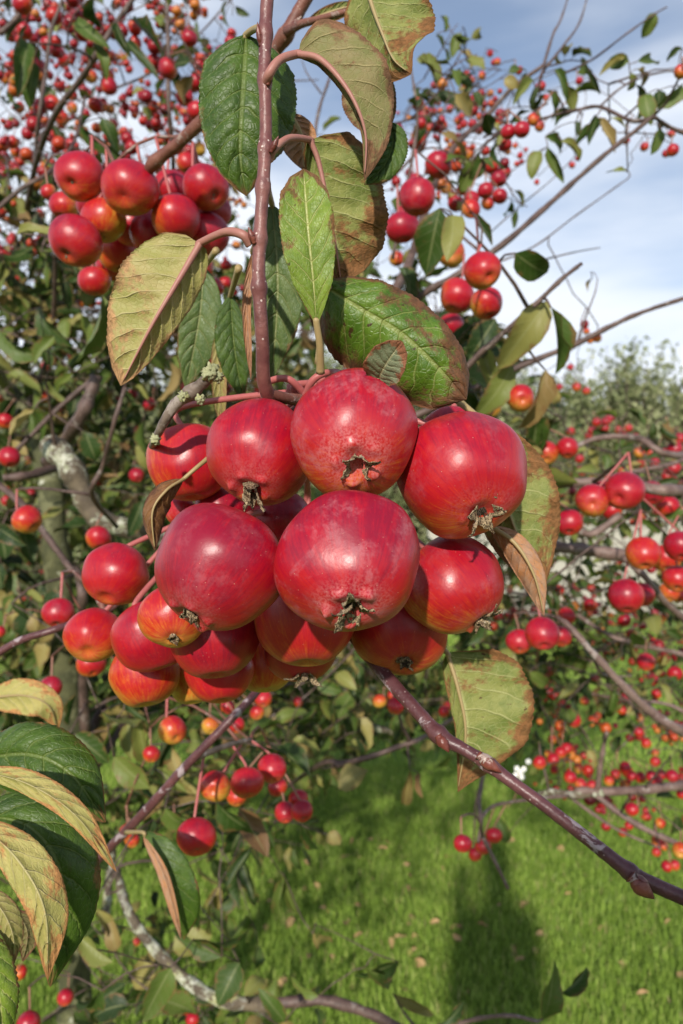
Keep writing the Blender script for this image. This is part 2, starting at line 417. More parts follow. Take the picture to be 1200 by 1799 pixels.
def far_leaf_material():
    t = NT('leaf_of_tree'); u, v = t.uv(); oi = t.info()
    at = t.n('ShaderNodeAttribute'); at.attribute_name = 'tint'
    r = t.math('FRACT', t.math('ADD', at.outputs['Fac'], oi.outputs['Random']))
    a = t.math('ABSOLUTE', t.math('SUBTRACT', t.math('MULTIPLY', v, 2.0), 1.0))
    c = t.ramp(r, [(0.0, (0.015, 0.034, 0.006)), (0.28, (0.031, 0.062, 0.010)), (0.52, (0.060, 0.102, 0.016)), (0.71, (0.115, 0.155, 0.030)), (0.85, (0.20, 0.20, 0.052)), (0.94, (0.28, 0.22, 0.075)), (0.98, (0.22, 0.150, 0.055)), (1.0, (0.13, 0.065, 0.028))])
    w = t.n('ShaderNodeCombineXYZ'); t.put(w.inputs[0], t.math('MULTIPLY', u, 2.0)); t.put(w.inputs[1], v); t.put(w.inputs[2], t.math('MULTIPLY', r, 60.0))
    n = t.noise(w.outputs[0], 4.0, 4, 0.6)
    q = t.math('MULTIPLY', t.math('SUBTRACT', u, t.math('MULTIPLY', a, 0.2)), 7.0)
    lat = t.mr(t.math('MULTIPLY', t.math('ABSOLUTE', t.math('SUBTRACT', t.math('FRACT', q), 0.5)), 2.0), 0.8, 1.0)
    vm = t.math('MAXIMUM', t.mr(a, 0.03, 0.12, 0.8, 0.0), t.math('MULTIPLY', lat, 0.3))
    c = t.mix(vm, c, t.mix(0.5, c, (0.26, 0.27, 0.12)))
    br = t.math('ADD', t.math('MULTIPLY', t.math('POWER', a, 3.0), 0.3), n)
    c = t.mix(t.math('MULTIPLY', t.mr(br, 0.62, 0.86), 0.75), c, (0.17, 0.090, 0.036))
    return t.finish(c, 0.5, t.bump(t.math('ADD', n, lat), 0.3, 0.001), spec=0.28, translucent=0.18)
FAR_LEAF = far_leaf_material()

# ------------------------------------------------------------------ leaf builders
def outline(u):
    f = np.sin(np.pi * np.clip(u, 0, 1) ** 0.86) ** 0.72
    f = f * (1 - 0.35 * np.clip((u - 0.72) / 0.28, 0, 1) ** 1.5)
    return np.where((u <= 0) | (u >= 1), 0.0, f)

def hero_leaf(parent, spine, wl, wr, fold=(0.25, 0.25), front='under', mats=('olive', 'dark'), roll=0.0, petiole=None, pet_mat=PET_GREEN, curl=0.0, wave=0.07, serr=0.035, seed=0, midrib=True, nu=84, nv=22, relief=0.35, shape=None, name='leaf', pr=0.0011):
    """spine: pixel+depth points; wl / wr: half widths in pixels left / right of the direction of travel"""
    r2 = np.random.default_rng(seed + 100)
    C = catmull([P(*p) for p in spine], 24)
    seg = np.r_[0, np.cumsum(np.linalg.norm(np.diff(C, axis=0), axis=1))]; seg /= seg[-1]
    us = np.linspace(0, 1, nu + 1)
    C = np.stack([np.interp(us, seg, C[:, k]) for k in range(3)], 1)
    T = np.gradient(C, axis=0); T /= np.linalg.norm(T, axis=1)[:, None]
    V = C - np.array([0, 0, EYE]); dist = np.linalg.norm(V, axis=1); V /= dist[:, None]
    RT = np.cross(V, T); RT /= np.linalg.norm(RT, axis=1)[:, None] + 1e-9
    N = np.cross(RT, T); N /= np.linalg.norm(N, axis=1)[:, None]
    rl = np.radians(np.interp(us, [0, 1], roll if isinstance(roll, tuple) else (roll, roll)))[:, None]
    RT, N = RT * np.cos(rl) + N * np.sin(rl), N * np.cos(rl) - RT * np.sin(rl)
    f = outline(us) if shape is None else np.interp(us, *zip(*shape))
    ss = np.linspace(-1, 1, nv + 1)
    U, S = np.meshgrid(us, ss, indexing='ij'); A = np.abs(S)
    saw = (us * (26 + 6 * r2.random())) % 1.0
    fe = f[:, None] * (1 + serr * (saw[:, None] - 0.3) * (A > 0.98))
    px2m = (C[:, 1] / F)[:, None]
    W = np.where(S < 0, wl, wr) * px2m * fe
    fo = np.where(S < 0, fold[0], fold[1]) * (0.6 + 0.4 * np.sin(np.pi * U))
    ph = r2.random(4) * 6.28
    lift = np.tan(fo) * A * W / np.sqrt(1 + np.tan(fo) ** 2)
    flat = A * W / np.sqrt(1 + np.tan(fo) ** 2)
    wv = wave * W * A ** 2 * (np.sin(U * 2 * np.pi * 2.3 + ph[0] + np.sign(S)) + 0.5 * np.sin(U * 2 * np.pi * 5.1 + ph[1] - np.sign(S)))
    cu = curl * W * A ** 3
    q = (U - 0.20 * A ** 1.25) * 8.0
    tri = np.abs((q % 1.0) - 0.5) * 2
    bulge = (1 - tri ** 5) * (1 - np.exp(-(A / 0.12) ** 2)) * (1 - A ** 4)
    qn = np.sin(U * 71 + ph[2] + 3 * S) * np.sin(S * 33 + ph[3] + 5 * U)
    rel = relief * 0.001 * (bulge * 2.4 + 0.35 * qn * bulge) * np.clip(f[:, None] * 2, 0, 1)
    sgn = 1.0 if front == 'top' else -1.0
    Q = C[:, None, :] + RT[:, None, :] * (np.sign(S) * flat)[..., None] + N[:, None, :] * (lift + wv + cu + sgn * rel)[..., None]
    th = 0.00022
    back = Q - N[:, None, :] * th
    n1, n2 = nu + 1, nv + 1
    idx = lambda i, j: i * n2 + j
    fs = []; mi = []
    for i in range(nu):
        for j in range(nv):
            fs.append((idx(i, j), idx(i, j + 1), idx(i + 1, j + 1), idx(i + 1, j))); mi.append(0)
    off = n1 * n2
    for i in range(nu):
        for j in range(nv):
            fs.append((off + idx(i, j), off + idx(i + 1, j), off + idx(i + 1, j + 1), off + idx(i, j + 1))); mi.append(1)
    for i in range(nu):
        for j in (0, nv):
            fs.append((idx(i, j), idx(i + 1, j), off + idx(i + 1, j), off + idx(i, j))); mi.append(0)
    me = bpy.data.meshes.new(name)
    verts = np.concatenate([Q.reshape(-1, 3), back.reshape(-1, 3)])
    me.from_pydata(verts.tolist(), [], fs)
    me.materials.append(LM[mats[0]]); me.materials.append(LM[mats[1]])
    me.polygons.foreach_set('material_index', mi); me.polygons.foreach_set('use_smooth', [True] * len(fs))
    uvl = me.uv_layers.new(name='UVMap')
    li = np.empty(len(me.loops), int); me.loops.foreach_get('vertex_index', li)
    uu = np.concatenate([U.ravel(), U.ravel()]); vv = np.concatenate([(S.ravel() + 1) / 2] * 2)
    uvl.data.foreach_set('uv', np.stack([uu[li], vv[li]], 1).ravel())
    o = link(name, me, parent)
    m = MB()
    if petiole:
        pp = [P(*p) for p in petiole] + [Vector(C[0]), Vector(C[2])]
        c = catmull(pp, 8); n = len(c)
        m.tube(c, np.linspace(pr * 1.25, pr, n) * (1 + 0.25 * np.exp(-np.linspace(0, 9, n))), 8)
    if midrib and front == 'under':
        k = int(nu * 0.97)
        m.tube(C[:k] + N[:k] * 0.00025, np.linspace(pr, 0.00018, k), 7)
    if m.n: m.build('petiole', pet_mat, o)
    return o

def leaf_template(seed, nu=7, nv=4):
    r2 = np.random.default_rng(seed)
    us = np.linspace(0, 1, nu + 1); ss = np.linspace(-1, 1, nv + 1)
    U, S = np.meshgrid(us, ss, indexing='ij'); A = np.abs(S)
    f = np.sin(np.pi * np.clip(us, 0, 1) ** 0.8) ** 0.75; f[0] = 0.03; f[-1] = 0.0
    W = 0.27 * f[:, None] * (0.85 + 0.3 * r2.random())
    fold = 0.10 + 0.85 * r2.random(); bend = (r2.random() - 0.25) * 1.9; tw = (r2.random() - 0.5) * 1.7
    y = S * W * np.cos(fold); W = W * (1 + 0.10 * np.sin(U * 17 + r2.random() * 6 + 2 * S) * A); z = A * W * np.sin(fold) + 0.24 * W * np.sin(U * 9 + r2.random() * 6 + S) * A
    a = tw * U
    y, z = y * np.cos(a) - z * np.sin(a), y * np.sin(a) + z * np.cos(a)
    ang = bend * U
    x = np.where(abs(bend) < 1e-3, U, np.sin(ang) / bend); zc = -(1 - np.cos(ang)) / bend
    X = x + z * np.sin(ang); Z = zc + z * np.cos(ang)
    V = np.stack([X, y, Z], -1).reshape(-1, 3)
    n2 = nv + 1
    fs = [(i * n2 + j, (i + 1) * n2 + j, (i + 1) * n2 + j + 1, i * n2 + j + 1) for i in range(nu) for j in range(nv)]
    uv = np.stack([U.ravel(), (S.ravel() + 1) / 2], 1)
    return V, fs, uv
def mesh_uv(name, V, fs, uv, mat, tint=None):
    me = bpy.data.meshes.new(name)
    V = np.asarray(V, np.float32); fa = np.asarray(fs, np.int32); k = fa.shape[1]
    me.vertices.add(len(V)); me.vertices.foreach_set('co', V.ravel())
    me.loops.add(fa.size); me.loops.foreach_set('vertex_index', fa.ravel())
    me.polygons.add(len(fa)); me.polygons.foreach_set('loop_start', np.arange(len(fa), dtype=np.int32) * k)
    try: me.polygons.foreach_set('loop_total', np.full(len(fa), k, np.int32))
    except Exception: pass
    if uv is not None:
        l = me.uv_layers.new(name='UVMap'); l.data.foreach_set('uv', np.asarray(uv, np.float32)[fa.ravel()].ravel())
    if tint is not None:
        at = me.attributes.new('tint', 'FLOAT', 'POINT'); at.data.foreach_set('value', np.asarray(tint, np.float32))
    me.materials.append(mat)
    me.polygons.foreach_set('use_smooth', np.ones(len(fa), bool))
    me.update(calc_edges=True); me.validate()
    return me
TPL = [leaf_template(s) for s in range(14)]
TPL_ME = [mesh_uv('leaf', *t, FAR_LEAF) for t in TPL]

def basis(base, direction, normal, length, width=1.0):
    x = Vector(direction).normalized(); n = Vector(normal); z = (n - x * n.dot(x))
    if z.length < 1e-4: z = Vector((0, 0, 1)) - x * x.z
    z.normalize(); y = z.cross(x)
    M = Matrix(((x.x * length, y.x * length * width, z.x * length, base[0]), (x.y * length, y.y * length * width, z.y * length, base[1]), (x.z * length, y.z * length * width, z.z * length, base[2]), (0, 0, 0, 1)))
    return M

# ------------------------------------------------------------------ skeletons: branches that twigs, leaves and fruit attach to
class Skeleton:
    def __init__(s): s.p = []; s.r = []; s._c = None; s.mb = {}; s.limbs = []
    def addnodes(s, pts, rad):
        for a, b in zip(pts, rad): s.p.append(tuple(a)); s.r.append(float(b))
        s._c = None
    def near(s, q):
        if s._c is None or len(s._c) != len(s.p): s._c = np.asarray(s.p)
        d = ((s._c - np.asarray(tuple(q))) ** 2).sum(1); i = int(d.argmin())
        return i, math.sqrt(d[i])
    thin = 1.0
    def limb(s, key, pix, r0, r1, sides=8, per=8, jit=0.0, wob=0.05, world=False):
        r0, r1 = r0 * s.thin, r1 * s.thin
        c = catmull([tuple(p) if world else tuple(P(*p)) for p in pix], per)
        n = len(c)
        if jit:
            k = rng.standard_normal((n, 3)) * jit; k[0] = 0; c = c + k
        rad = np.linspace(r0, r1, n)
        rad = rad * (1 + 0.10 * np.sin(np.linspace(0, n * 0.9, n) + rng.random() * 6))
        s.limbs.append((key, MB())); s.limbs[-1][1].tube(c, rad, sides, wob=wob)
        s.addnodes(c, rad)
        return c
    def connect(s, key, q, r_end=0.0012, r_max=0.006, sides=5, sag=0.12):
        i, d = s.near(q)
        if d < 0.004: return
        a = np.array(s.p[i]); b = np.asarray(tuple(q)); ra = min(s.r[i] * 0.75, r_max, r_end + 0.012 * d + 0.0006)
        n = max(4, min(14, int(d / 0.025)))
        t = np.linspace(0, 1, n + 1)[:, None]
        m = (a + b) / 2 + np.array([0, 0, sag * d]) + rng.standard_normal(3) * 0.10 * d
        c = (1 - t) ** 2 * a + 2 * (1 - t) * t * m + t * t * b
        k = rng.standard_normal(c.shape) * 0.012 * d; k[0] = k[-1] = 0; c = c + k
        rad = np.linspace(ra, r_end, n + 1)
        s.mb.setdefault(key, MB()).tube(c, rad, sides)
        s.addnodes(c[1:], rad[1:])

# ------------------------------------------------------------------ ground, lawn, hedge, wall
def ground():
    t = NT('lawn_soil'); co = t.objco()
    n = t.noise(co, 3.0, 5, 0.6); n2 = t.noise(co, 40.0, 3)
    c = t.mix(n, (0.130, 0.215, 0.036), (0.190, 0.290, 0.052)); c = t.mix(t.math('MULTIPLY', n2, 0.5), c, (0.035, 0.045, 0.015))
    mat = t.finish(c, 0.9, t.bump(n2, 0.6, 0.02), spec=0.2)
    m = MB(); m.add([(-400, -60, 0), (400, -60, 0), (400, 900, 0), (-400, 900, 0)], [(0, 1, 2, 3)])
    tag(m.build('lawn_ground', mat), kind='structure')
    # blades
    t = NT('grass_blade'); at = t.n('ShaderNodeAttribute'); at.attribute_name = 'tint'
    c = t.ramp(at.outputs['Fac'], [(0.0, (0.155, 0.245, 0.038)), (0.4, (0.265, 0.405, 0.062)), (0.75, (0.365, 0.500, 0.095)), (0.95, (0.46, 0.55, 0.15)), (1.0, (0.45, 0.39, 0.18))])
    gm = t.finish(c, 0.5, spec=0.3, translucent=0.3)
    def blades(n, y0, y1, half, h0, h1, w):
        y = y0 + (y1 - y0) * rng.random(n) ** 1.0
        x = (rng.random(n) - 0.5) * 2 * (half + 0.30 * (y - y0))
        patch = np.array([mnoise.noise(Vector((a * 1.3, b * 1.3, 0))) for a, b in zip(x[:: 1], y[:: 1])]) if n < 400000 else np.zeros(n)
        h = (h0 + (h1 - h0) * rng.random(n)) * (1 + 0.35 * patch)
        az = rng.random(n) * 2 * np.pi; lean = rng.random(n) ** 1.3 * 0.9
        wv = w * (0.6 + 0.8 * rng.random(n))
        sx, sy = np.cos(az), np.sin(az)
        la = rng.random(n) * 2 * np.pi; lx, ly = np.cos(la), np.sin(la)
        b = np.stack([x, y, np.zeros(n)], 1)
        side = np.stack([sx, sy, np.zeros(n)], 1) * wv[:, None] * 0.5
        mid = b + np.stack([lx * lean * h * 0.22, ly * lean * h * 0.22, h * 0.6], 1)
        tip = b + np.stack([lx * lean * h * 0.75, ly * lean * h * 0.75, h * (1 - 0.25 * lean)], 1)
        V = np.stack([b - side, b + side, mid + side * 0.75, mid - side * 0.75, tip], 1).reshape(-1, 3)
        i = np.arange(n)[:, None] * 5
        tr = np.concatenate([i + np.array([[0, 1, 2]]), i + np.array([[0, 2, 3]]), i + np.array([[3, 2, 4]])], 0)
        tt = np.clip(0.36 + 0.28 * rng.standard_normal(n) + 0.30 * patch, 0, 0.94); tt[rng.random(n) < 0.03] = 1.0
        return V, tr, np.repeat(tt, 5)
    A = blades(210000, 1.7, 4.2, 1.9, 0.022, 0.052, 0.0030)
    B = blades(80000, 4.2, 9.0, 2.8, 0.022, 0.048, 0.0065)
    V = np.concatenate([A[0], B[0]]); T = np.concatenate([A[1], B[1] + len(A[0])])
    me = mesh_uv('grass', V, T, None, gm, np.concatenate([A[2], B[2]]))
    tag(link('grass', me), kind='stuff')
ground()

def hedge():
    t = NT('willow_leaf'); at = t.n('ShaderNodeAttribute'); at.attribute_name = 'tint'
    c = t.ramp(at.outputs['Fac'], [(0.0, (0.100, 0.130, 0.050)), (0.5, (0.205, 0.235, 0.105)), (0.85, (0.310, 0.330, 0.170)), (1.0, (0.42, 0.42, 0.26))])
    hm = t.finish(c, 0.55, spec=0.3, translucent=0.2)
    th = thing('hedge', (3, 12, 0), 'tall grey green willowy hedge standing against the sky beyond the lawn', 'hedge')
    Vs = []; tint = []; m = MB()
    nsh = 7000
    for k in range(nsh):
        x = -7 + 17.5 * rng.random(); y = 11.2 + 2.0 * rng.random()
        hb = 3.62 + 0.55 * mnoise.noise(Vector((x * 0.5, 1.3, 0))) + 0.5 * mnoise.noise(Vector((x * 1.9, 4.3, 0)))
        top = hb * (0.72 + 0.30 * rng.random()) if rng.random() < 0.88 else hb * (1.0 + 0.13 * rng.random())
        z0 = top - 0.9 - 0.9 * rng.random()
        if rng.random() < 0.5: z0, top = rng.random() * 1.6, 1.6 + rng.random() * 1.5
        dx, dy = rng.standard_normal(2) * 0.16
        n = 50
        u = rng.random(n) ** 0.85
        c = np.stack([x + dx * u, y + dy * u, z0 + (top - z0) * u], 1) + rng.standard_normal((n, 3)) * np.array([0.05, 0.05, 0.03])
        az = rng.random(n) * 6.28; up = 0.5 + 0.7 * rng.random(n)
        d = np.stack([np.cos(az), np.sin(az), up], 1); d /= np.linalg.norm(d, axis=1)[:, None]
        s = np.cross(d, rng.standard_normal((n, 3))); s /= np.linalg.norm(s, axis=1)[:, None]
        ln = (0.07 + 0.06 * rng.random(n))[:, None]
        Vs.append(np.stack([c, c + d * ln * 0.5 + s * ln * 0.22, c + d * ln, c + d * ln * 0.5 - s * ln * 0.22], 1).reshape(-1, 3))
        tb = rng.random() * 0.35
        tint.append(np.repeat(np.clip(tb + 0.55 * rng.random(n) + 0.12, 0, 1), 4))
        if k % 3 == 0:
            m.tube([(x, y, max(0, z0 - 0.6)), (x + dx * 0.5, y + dy * 0.5, (z0 + top) / 2), (x + dx, y + dy, top + 0.05)], [0.012, 0.008, 0.003], 4)
    V = np.concatenate(Vs); n = len(V) // 4
    me = mesh_uv('foliage', V, np.arange(n * 4).reshape(n, 4), None, hm, np.concatenate(tint))
    f = link('foliage', me, th, kind='stuff')
    o = m.build('stem', BARK_TWIG, th); o['kind'] = 'stuff'
hedge()

def garden_wall():
    t = NT('pale_render'); co = t.objco(); n = t.noise(co, 2.0, 6, 0.65); n2 = t.noise(co, 30, 3)
    c = t.mix(n, (0.44, 0.42, 0.36), (0.28, 0.27, 0.23)); c = t.mix(t.mr(n2, 0.55, 0.8), c, (0.42, 0.40, 0.35))
    mat = t.finish(c, 0.85, t.bump(n2, 0.3, 0.01), spec=0.2)
    th = thing('garden_wall', (5, 10.4, 0), 'pale garden wall glimpsed between the fruiting twigs in front of the hedge', 'wall')
    def box(name, x0, x1, y0, y1, z0, z1, b=0.012):
        m = MB()
        V = [(x, y, z) for z in (z0, z1) for y in (y0, y1) for x in (x0, x1)]
        m.add(V, [(0, 2, 3, 1), (4, 5, 7, 6), (0, 1, 5, 4), (2, 6, 7, 3), (0, 4, 6, 2), (1, 3, 7, 5)])
        o = m.build(name, mat, th, smooth=False)
        md = o.modifiers.new('bevel', 'BEVEL'); md.width = b; md.segments = 2
    box('wall_face', 1.2, 9.0, 10.2, 10.42, 0, 1.42)
    box('coping', 1.15, 9.05, 10.16, 10.46, 1.423, 1.50)
garden_wall()

# ------------------------------------------------------------------ the two trees and the boughs: traced limbs
def bark_for(key): return {'trunk': BARK_MOSS, 'lichen_limb': BARK_LICHEN, 'twigs': BARK_TWIG, 'branch': BARK_TWIG}.get(key, BARK_TWIG)

left = Skeleton()
left.limb('trunk', [(150, 2700, 1.42), (135, 1900, 1.42), (122, 1350, 1.42), (108, 1080, 1.42), (95, 930, 1.42), (84, 815, 1.45), (40, 720, 1.55), (-40, 620, 1.7), (-160, 480, 1.9)], 0.036, 0.013, 10)
left.limb('lichen_limb', [(88, 780, 1.02), (120, 815, 1.0), (148, 872, 1.0), (172, 910, 1.0), (235, 932, 1.02), (320, 955, 1.1), (460, 990, 1.4), (620, 1040, 1.8)], 0.0175, 0.011, 12)
left.limb('branch', [(84, 812, 1.2), (110, 780, 1.15), (140, 735, 1.1), (158, 695, 1.1), (170, 660, 1.1)], 0.011, 0.009, 9)
left.limb('branch', [(5, 840, 1.1), (50, 835, 1.12), (95, 822, 1.18), (130, 815, 1.25)], 0.006, 0.009, 7)
left.limb('branch', [(-20, 838, 1.0), (40, 888, 0.95), (95, 960, 0.92), (137, 1015, 0.9), (190, 1060, 0.95)], 0.005, 0.0035, 7)
left.limb('branch', [(220, 680, 0.75), (200, 745, 0.75), (180, 820, 0.78), (162, 870, 0.8), (205, 925, 0.95)], 0.0024, 0.003, 6)
left.limb('branch', [(165, 665, 1.25), (100, 720, 1.25), (40, 780, 1.25), (0, 815, 1.25)], 0.005, 0.003, 6)
left.limb('branch', [(135, 1000, 1.2), (144, 1040, 1.15), (143, 1120, 1.2), (150, 1300, 1.3)], 0.007, 0.009, 7)
left.limb('lichen_limb', [(205, 1530, 1.05), (225, 1600, 1.0), (270, 1665, 0.98), (335, 1728, 0.95), (400, 1760, 0.95), (480, 1764, 0.95)], 0.006, 0.0090, 10)
left.limb('branch', [(480, 1764, 0.95), (560, 1757, 0.95), (640, 1777, 0.95), (720, 1815, 0.95)], 0.0075, 0.006, 9)
left.limb('lichen_limb', [(185, 1640, 1.3), (190, 1560, 1.35), (200, 1480, 1.45)], 0.008, 0.007, 8)
left.limb('branch', [(130, 1395, 1.4), (250, 1250, 1.9), (420, 1200, 2.4), (600, 1215, 2.9), (760, 1240, 3.2), (900, 1260, 3.4)], 0.014, 0.005, 7)
left.limb('lichen_limb', [(540, 1190, 2.2), (600, 1230, 2.3), (640, 1270, 2.4), (700, 1290, 2.5)], 0.012, 0.010, 8)
left.limb('branch', [(590, 1345, 1.0), (650, 1330, 0.98), (700, 1312, 0.98), (745, 1295, 1.0), (800, 1260, 1.2)], 0.0045, 0.003, 7)
left.limb('branch', [(480, 1400, 1.4), (560, 1345, 1.05), (600, 1342, 1.0)], 0.004, 0.004, 6)
# upper left lattice against the sky
left.thin = 0.72
left.limb('branch', [(292, -30, 1.25), (296, 90, 1.25), (296, 180, 1.25), (303, 260, 1.3), (310, 420, 1.5)], 0.0050, 0.0062, 7)
left.limb('branch', [(240, -10, 1.05), (200, 45, 1.05), (170, 95, 1.05), (145, 135, 1.08), (95, 205, 1.15), (60, 300, 1.3), (40, 420, 1.6)], 0.0042, 0.0080, 7)
left.limb('branch', [(110, 0, 1.2), (90, 55, 1.2), (80, 130, 1.2), (68, 210, 1.2), (60, 300, 1.3)], 0.004, 0.005, 6)
left.limb('branch', [(-10, 372, 1.1), (40, 330, 1.1), (85, 303, 1.12), (130, 250, 1.2), (150, 170, 1.35)], 0.0052, 0.003, 7)
left.limb('branch', [(0, 60, 1.3), (35, 25, 1.3), (70, -30, 1.3)], 0.007, 0.006, 7)
left.limb('branch', [(95, 300, 1.2), (97, 400, 1.3), (90, 600, 1.5), (45, 728, 1.55)], 0.0038, 0.009, 7)
left.limb('branch', [(190, 160, 1.6), (270, 125, 1.6), (350, 60, 1.6), (420, -20, 1.6)], 0.004, 0.002, 6)
left.limb('branch', [(310, 250, 1.9), (400, 210, 1.8), (480, 150, 1.8), (560, 140, 1.8)], 0.005, 0.002, 6)
left.limb('branch', [(550, 260, 1.2), (560, 195, 1.2), (578, 140, 1.2), (588, 100, 1.25)], 0.0045, 0.0025, 6)
left.limb('branch', [(565, 165, 1.22), (540, 130, 1.22), (530, 105, 1.22)], 0.0022, 0.001, 5)
left.thin = 1.0
left.limb('branch', [(310, 420, 1.5), (380, 700, 1.7), (420, 960, 1.9), (330, 1100, 1.8), (180, 1250, 1.55), (130, 1395, 1.42)], 0.008, 0.014, 7)

right = Skeleton()
right.limb('trunk', [(1650, 1700, 3.0), (1600, 1350, 3.0), (1540, 1050, 3.0), (1500, 700, 3.1), (1450, 400, 3.2)], 0.09, 0.04, 10)
right.limb('branch', [(1500, 830, 2.6), (1350, 850, 1.4), (1210, 862, 0.88), (1120, 855, 0.84), (1040, 848, 0.82), (965, 852, 0.84), (880, 868, 0.95)], 0.0085, 0.0042, 9)
right.limb('branch', [(1540, 1000, 2.6), (1330, 985, 1.4), (1180, 978, 1.05), (1100, 975, 1.0), (1040, 968, 1.0), (985, 962, 1.0), (900, 955, 1.1)], 0.0105, 0.0075, 9)
right.limb('branch', [(1090, 905, 1.1), (1040, 938, 1.1), (1000, 925, 1.1), (960, 930, 1.15)], 0.006, 0.004, 7)
right.limb('branch', [(1320, 1340, 1.2), (1210, 1290, 0.88), (1145, 1252, 0.86), (1090, 1200, 0.85), (1035, 1140, 0.85), (1000, 1100, 0.86), (980, 1085, 0.88)], 0.007, 0.0028, 8)
right.limb('branch', [(1110, 1188, 0.9), (1060, 1185, 0.87), (1042, 1150, 0.86)], 0.001, 0.003, 6)
right.limb('branch', [(1230, 1110, 1.0), (1170, 1060, 0.95), (1130, 1010, 0.92), (1095, 980, 0.95)], 0.0045, 0.0045, 7)
right.limb('branch', [(1330, 1370, 1.5), (1210, 1378, 1.25), (1130, 1388, 1.2), (1050, 1390, 1.18), (1010, 1388, 1.18)], 0.009, 0.006, 8)
right.limb('lichen_limb', [(1058, 1392, 1.18), (1010, 1396, 1.18), (965, 1392, 1.2), (940, 1400, 1.22)], 0.0075, 0.005, 8)
right.limb('branch', [(1050, 1388, 1.18), (1054, 1350, 1.17), (1060, 1315, 1.16), (1066, 1285, 1.15)], 0.0050, 0.0030, 7)
right.limb('branch', [(1045, 1395, 1.18), (1090, 1430, 1.16), (1140, 1460, 1.15), (1210, 1490, 1.15)], 0.0052, 0.0045, 7)
right.limb('branch', [(1000, 1400, 1.2), (1080, 1455, 1.2), (1160, 1490, 1.2)], 0.003, 0.002, 6)
right.limb('branch', [(1330, 760, 2.0), (1200, 800, 1.35), (1120, 770, 1.3), (1050, 770, 1.3), (1000, 790, 1.3), (950, 800, 1.3)], 0.008, 0.003, 7)
right.limb('branch', [(1230, 795, 1.2), (1180, 815, 1.15), (1110, 830, 1.1), (1060, 850, 1.0)], 0.004, 0.003, 6)
right.limb('branch', [(1260, 1290, 1.4), (1180, 1240, 1.4), (1100, 1230, 1.45), (1000, 1215, 1.6), (930, 1225, 1.8)], 0.004, 0.002, 6)
right.limb('branch', [(1330, 1190, 1.5), (1200, 1150, 1.4), (1080, 1120, 1.4), (980, 1060, 1.5), (900, 1040, 1.6)], 0.006, 0.003, 6)
right.limb('branch', [(800, 1750, 1.5), (830, 1480, 1.5), (850, 1400, 1.5), (845, 1360, 1.5)], 0.001, 0.003, 6) if False else None
right.limb('branch', [(850, 1355, 1.2), (842, 1405, 1.0), (845, 1450, 0.92), (840, 1480, 0.90)], 0.0036, 0.0022, 7)
right.limb('branch', [(842, 1440, 0.94), (870, 1415, 1.0), (930, 1405, 1.1), (1000, 1398, 1.18)], 0.0022, 0.0030, 6)
right.limb('branch', [(848, 1470, 0.90), (875, 1525, 0.90), (893, 1562, 0.90)], 0.0026, 0.0020, 6)
right.limb('branch', [(700, 1830, 1.0), (760, 1812, 0.8), (840, 1790, 0.75), (900, 1785, 0.72), (945, 1795, 0.72)], 0.003, 0.0018, 6)

upper = Skeleton(); upper.thin = 0.62      # the bough that rises behind the cluster against the sky
upper.limb('branch', [(560, 760, 0.95), (640, 590, 0.95), (715, 470, 1.0), (760, 330, 1.1), (800, 255, 1.15), (850, 210, 1.2), (900, 155, 1.2), (955, 115, 1.2)], 0.012, 0.0048, 9)
upper.limb('branch', [(955, 115, 1.2), (972, 60, 1.2), (985, 35, 1.2), (1003, -20, 1.2)], 0.0042, 0.0020, 7)
upper.limb('branch', [(960, 118, 1.2), (990, 80, 1.2), (1018, 40, 1.2), (1036, -20, 1.2)], 0.0040, 0.0020, 7)
upper.limb('branch', [(985, 132, 1.2), (1040, 105, 1.15), (1100, 60, 1.1), (1150, 25, 1.1), (1172, 12, 1.1)], 0.0030, 0.0016, 6)
upper.limb('branch', [(650, 600, 0.95), (740, 520, 0.9), (800, 485, 0.88), (880, 432, 0.88), (950, 372, 0.9), (1010, 318, 0.92), (1065, 270, 0.92), (1110, 235, 0.93), (1150, 202, 0.93)], 0.0075, 0.0040, 8)
upper.limb('branch', [(1150, 206, 0.93), (1110, 212, 0.95), (1055, 188, 1.0), (1020, 192, 1.0), (965, 205, 1.05), (900, 225, 1.1), (850, 240, 1.15)], 0.0045, 0.0028, 7)
upper.limb('branch', [(1055, 186, 1.0), (1090, 155, 1.0), (1130, 135, 1.0), (1185, 125, 1.0), (1230, 140, 1.0)], 0.0028, 0.0016, 6)
upper.limb('branch', [(1150, 206, 0.93), (1180, 225, 0.95), (1230, 242, 0.95)], 0.004, 0.005, 7)
upper.limb('branch', [(690, 455, 1.05), (720, 300, 1.05), (733, 220, 1.05), (728, 160, 1.05), (722, 120, 1.05)], 0.0048, 0.0022, 7)
upper.limb('branch', [(735, 265, 1.05), (690, 310, 1.05), (640, 340, 1.1)], 0.003, 0.004, 6)
upper.limb('branch', [(720, 285, 1.1), (760, 225, 1.1), (790, 170, 1.1)], 0.003, 0.002, 6)
upper.limb('branch', [(690, 218, 1.3), (740, 205, 1.25), (800, 190, 1.2), (850, 170, 1.2)], 0.0035, 0.002, 6)
upper.limb('branch', [(700, 650, 0.75), (790, 665, 0.72), (850, 615, 0.7), (930, 545, 0.68), (985, 492, 0.67), (1022, 463, 0.67)], 0.0062, 0.0028, 8)
upper.limb('branch', [(700, 745, 0.95), (900, 650, 0.95), (1010, 605, 0.95), (1075, 572, 0.95), (1130, 548, 0.95), (1230, 515, 0.95)], 0.0075, 0.0042, 8)
upper.limb('branch', [(850, 470, 1.3), (935, 435, 1.3), (1010, 380, 1.3), (1080, 330, 1.3), (1106, 310, 1.3), (1100, 298, 1.3)], 0.0028, 0.0016, 6)
upper.limb('branch', [(860, 410, 1.3), (910, 365, 1.3), (970, 315, 1.3), (1010, 275, 1.3)], 0.0022, 0.0014, 6)
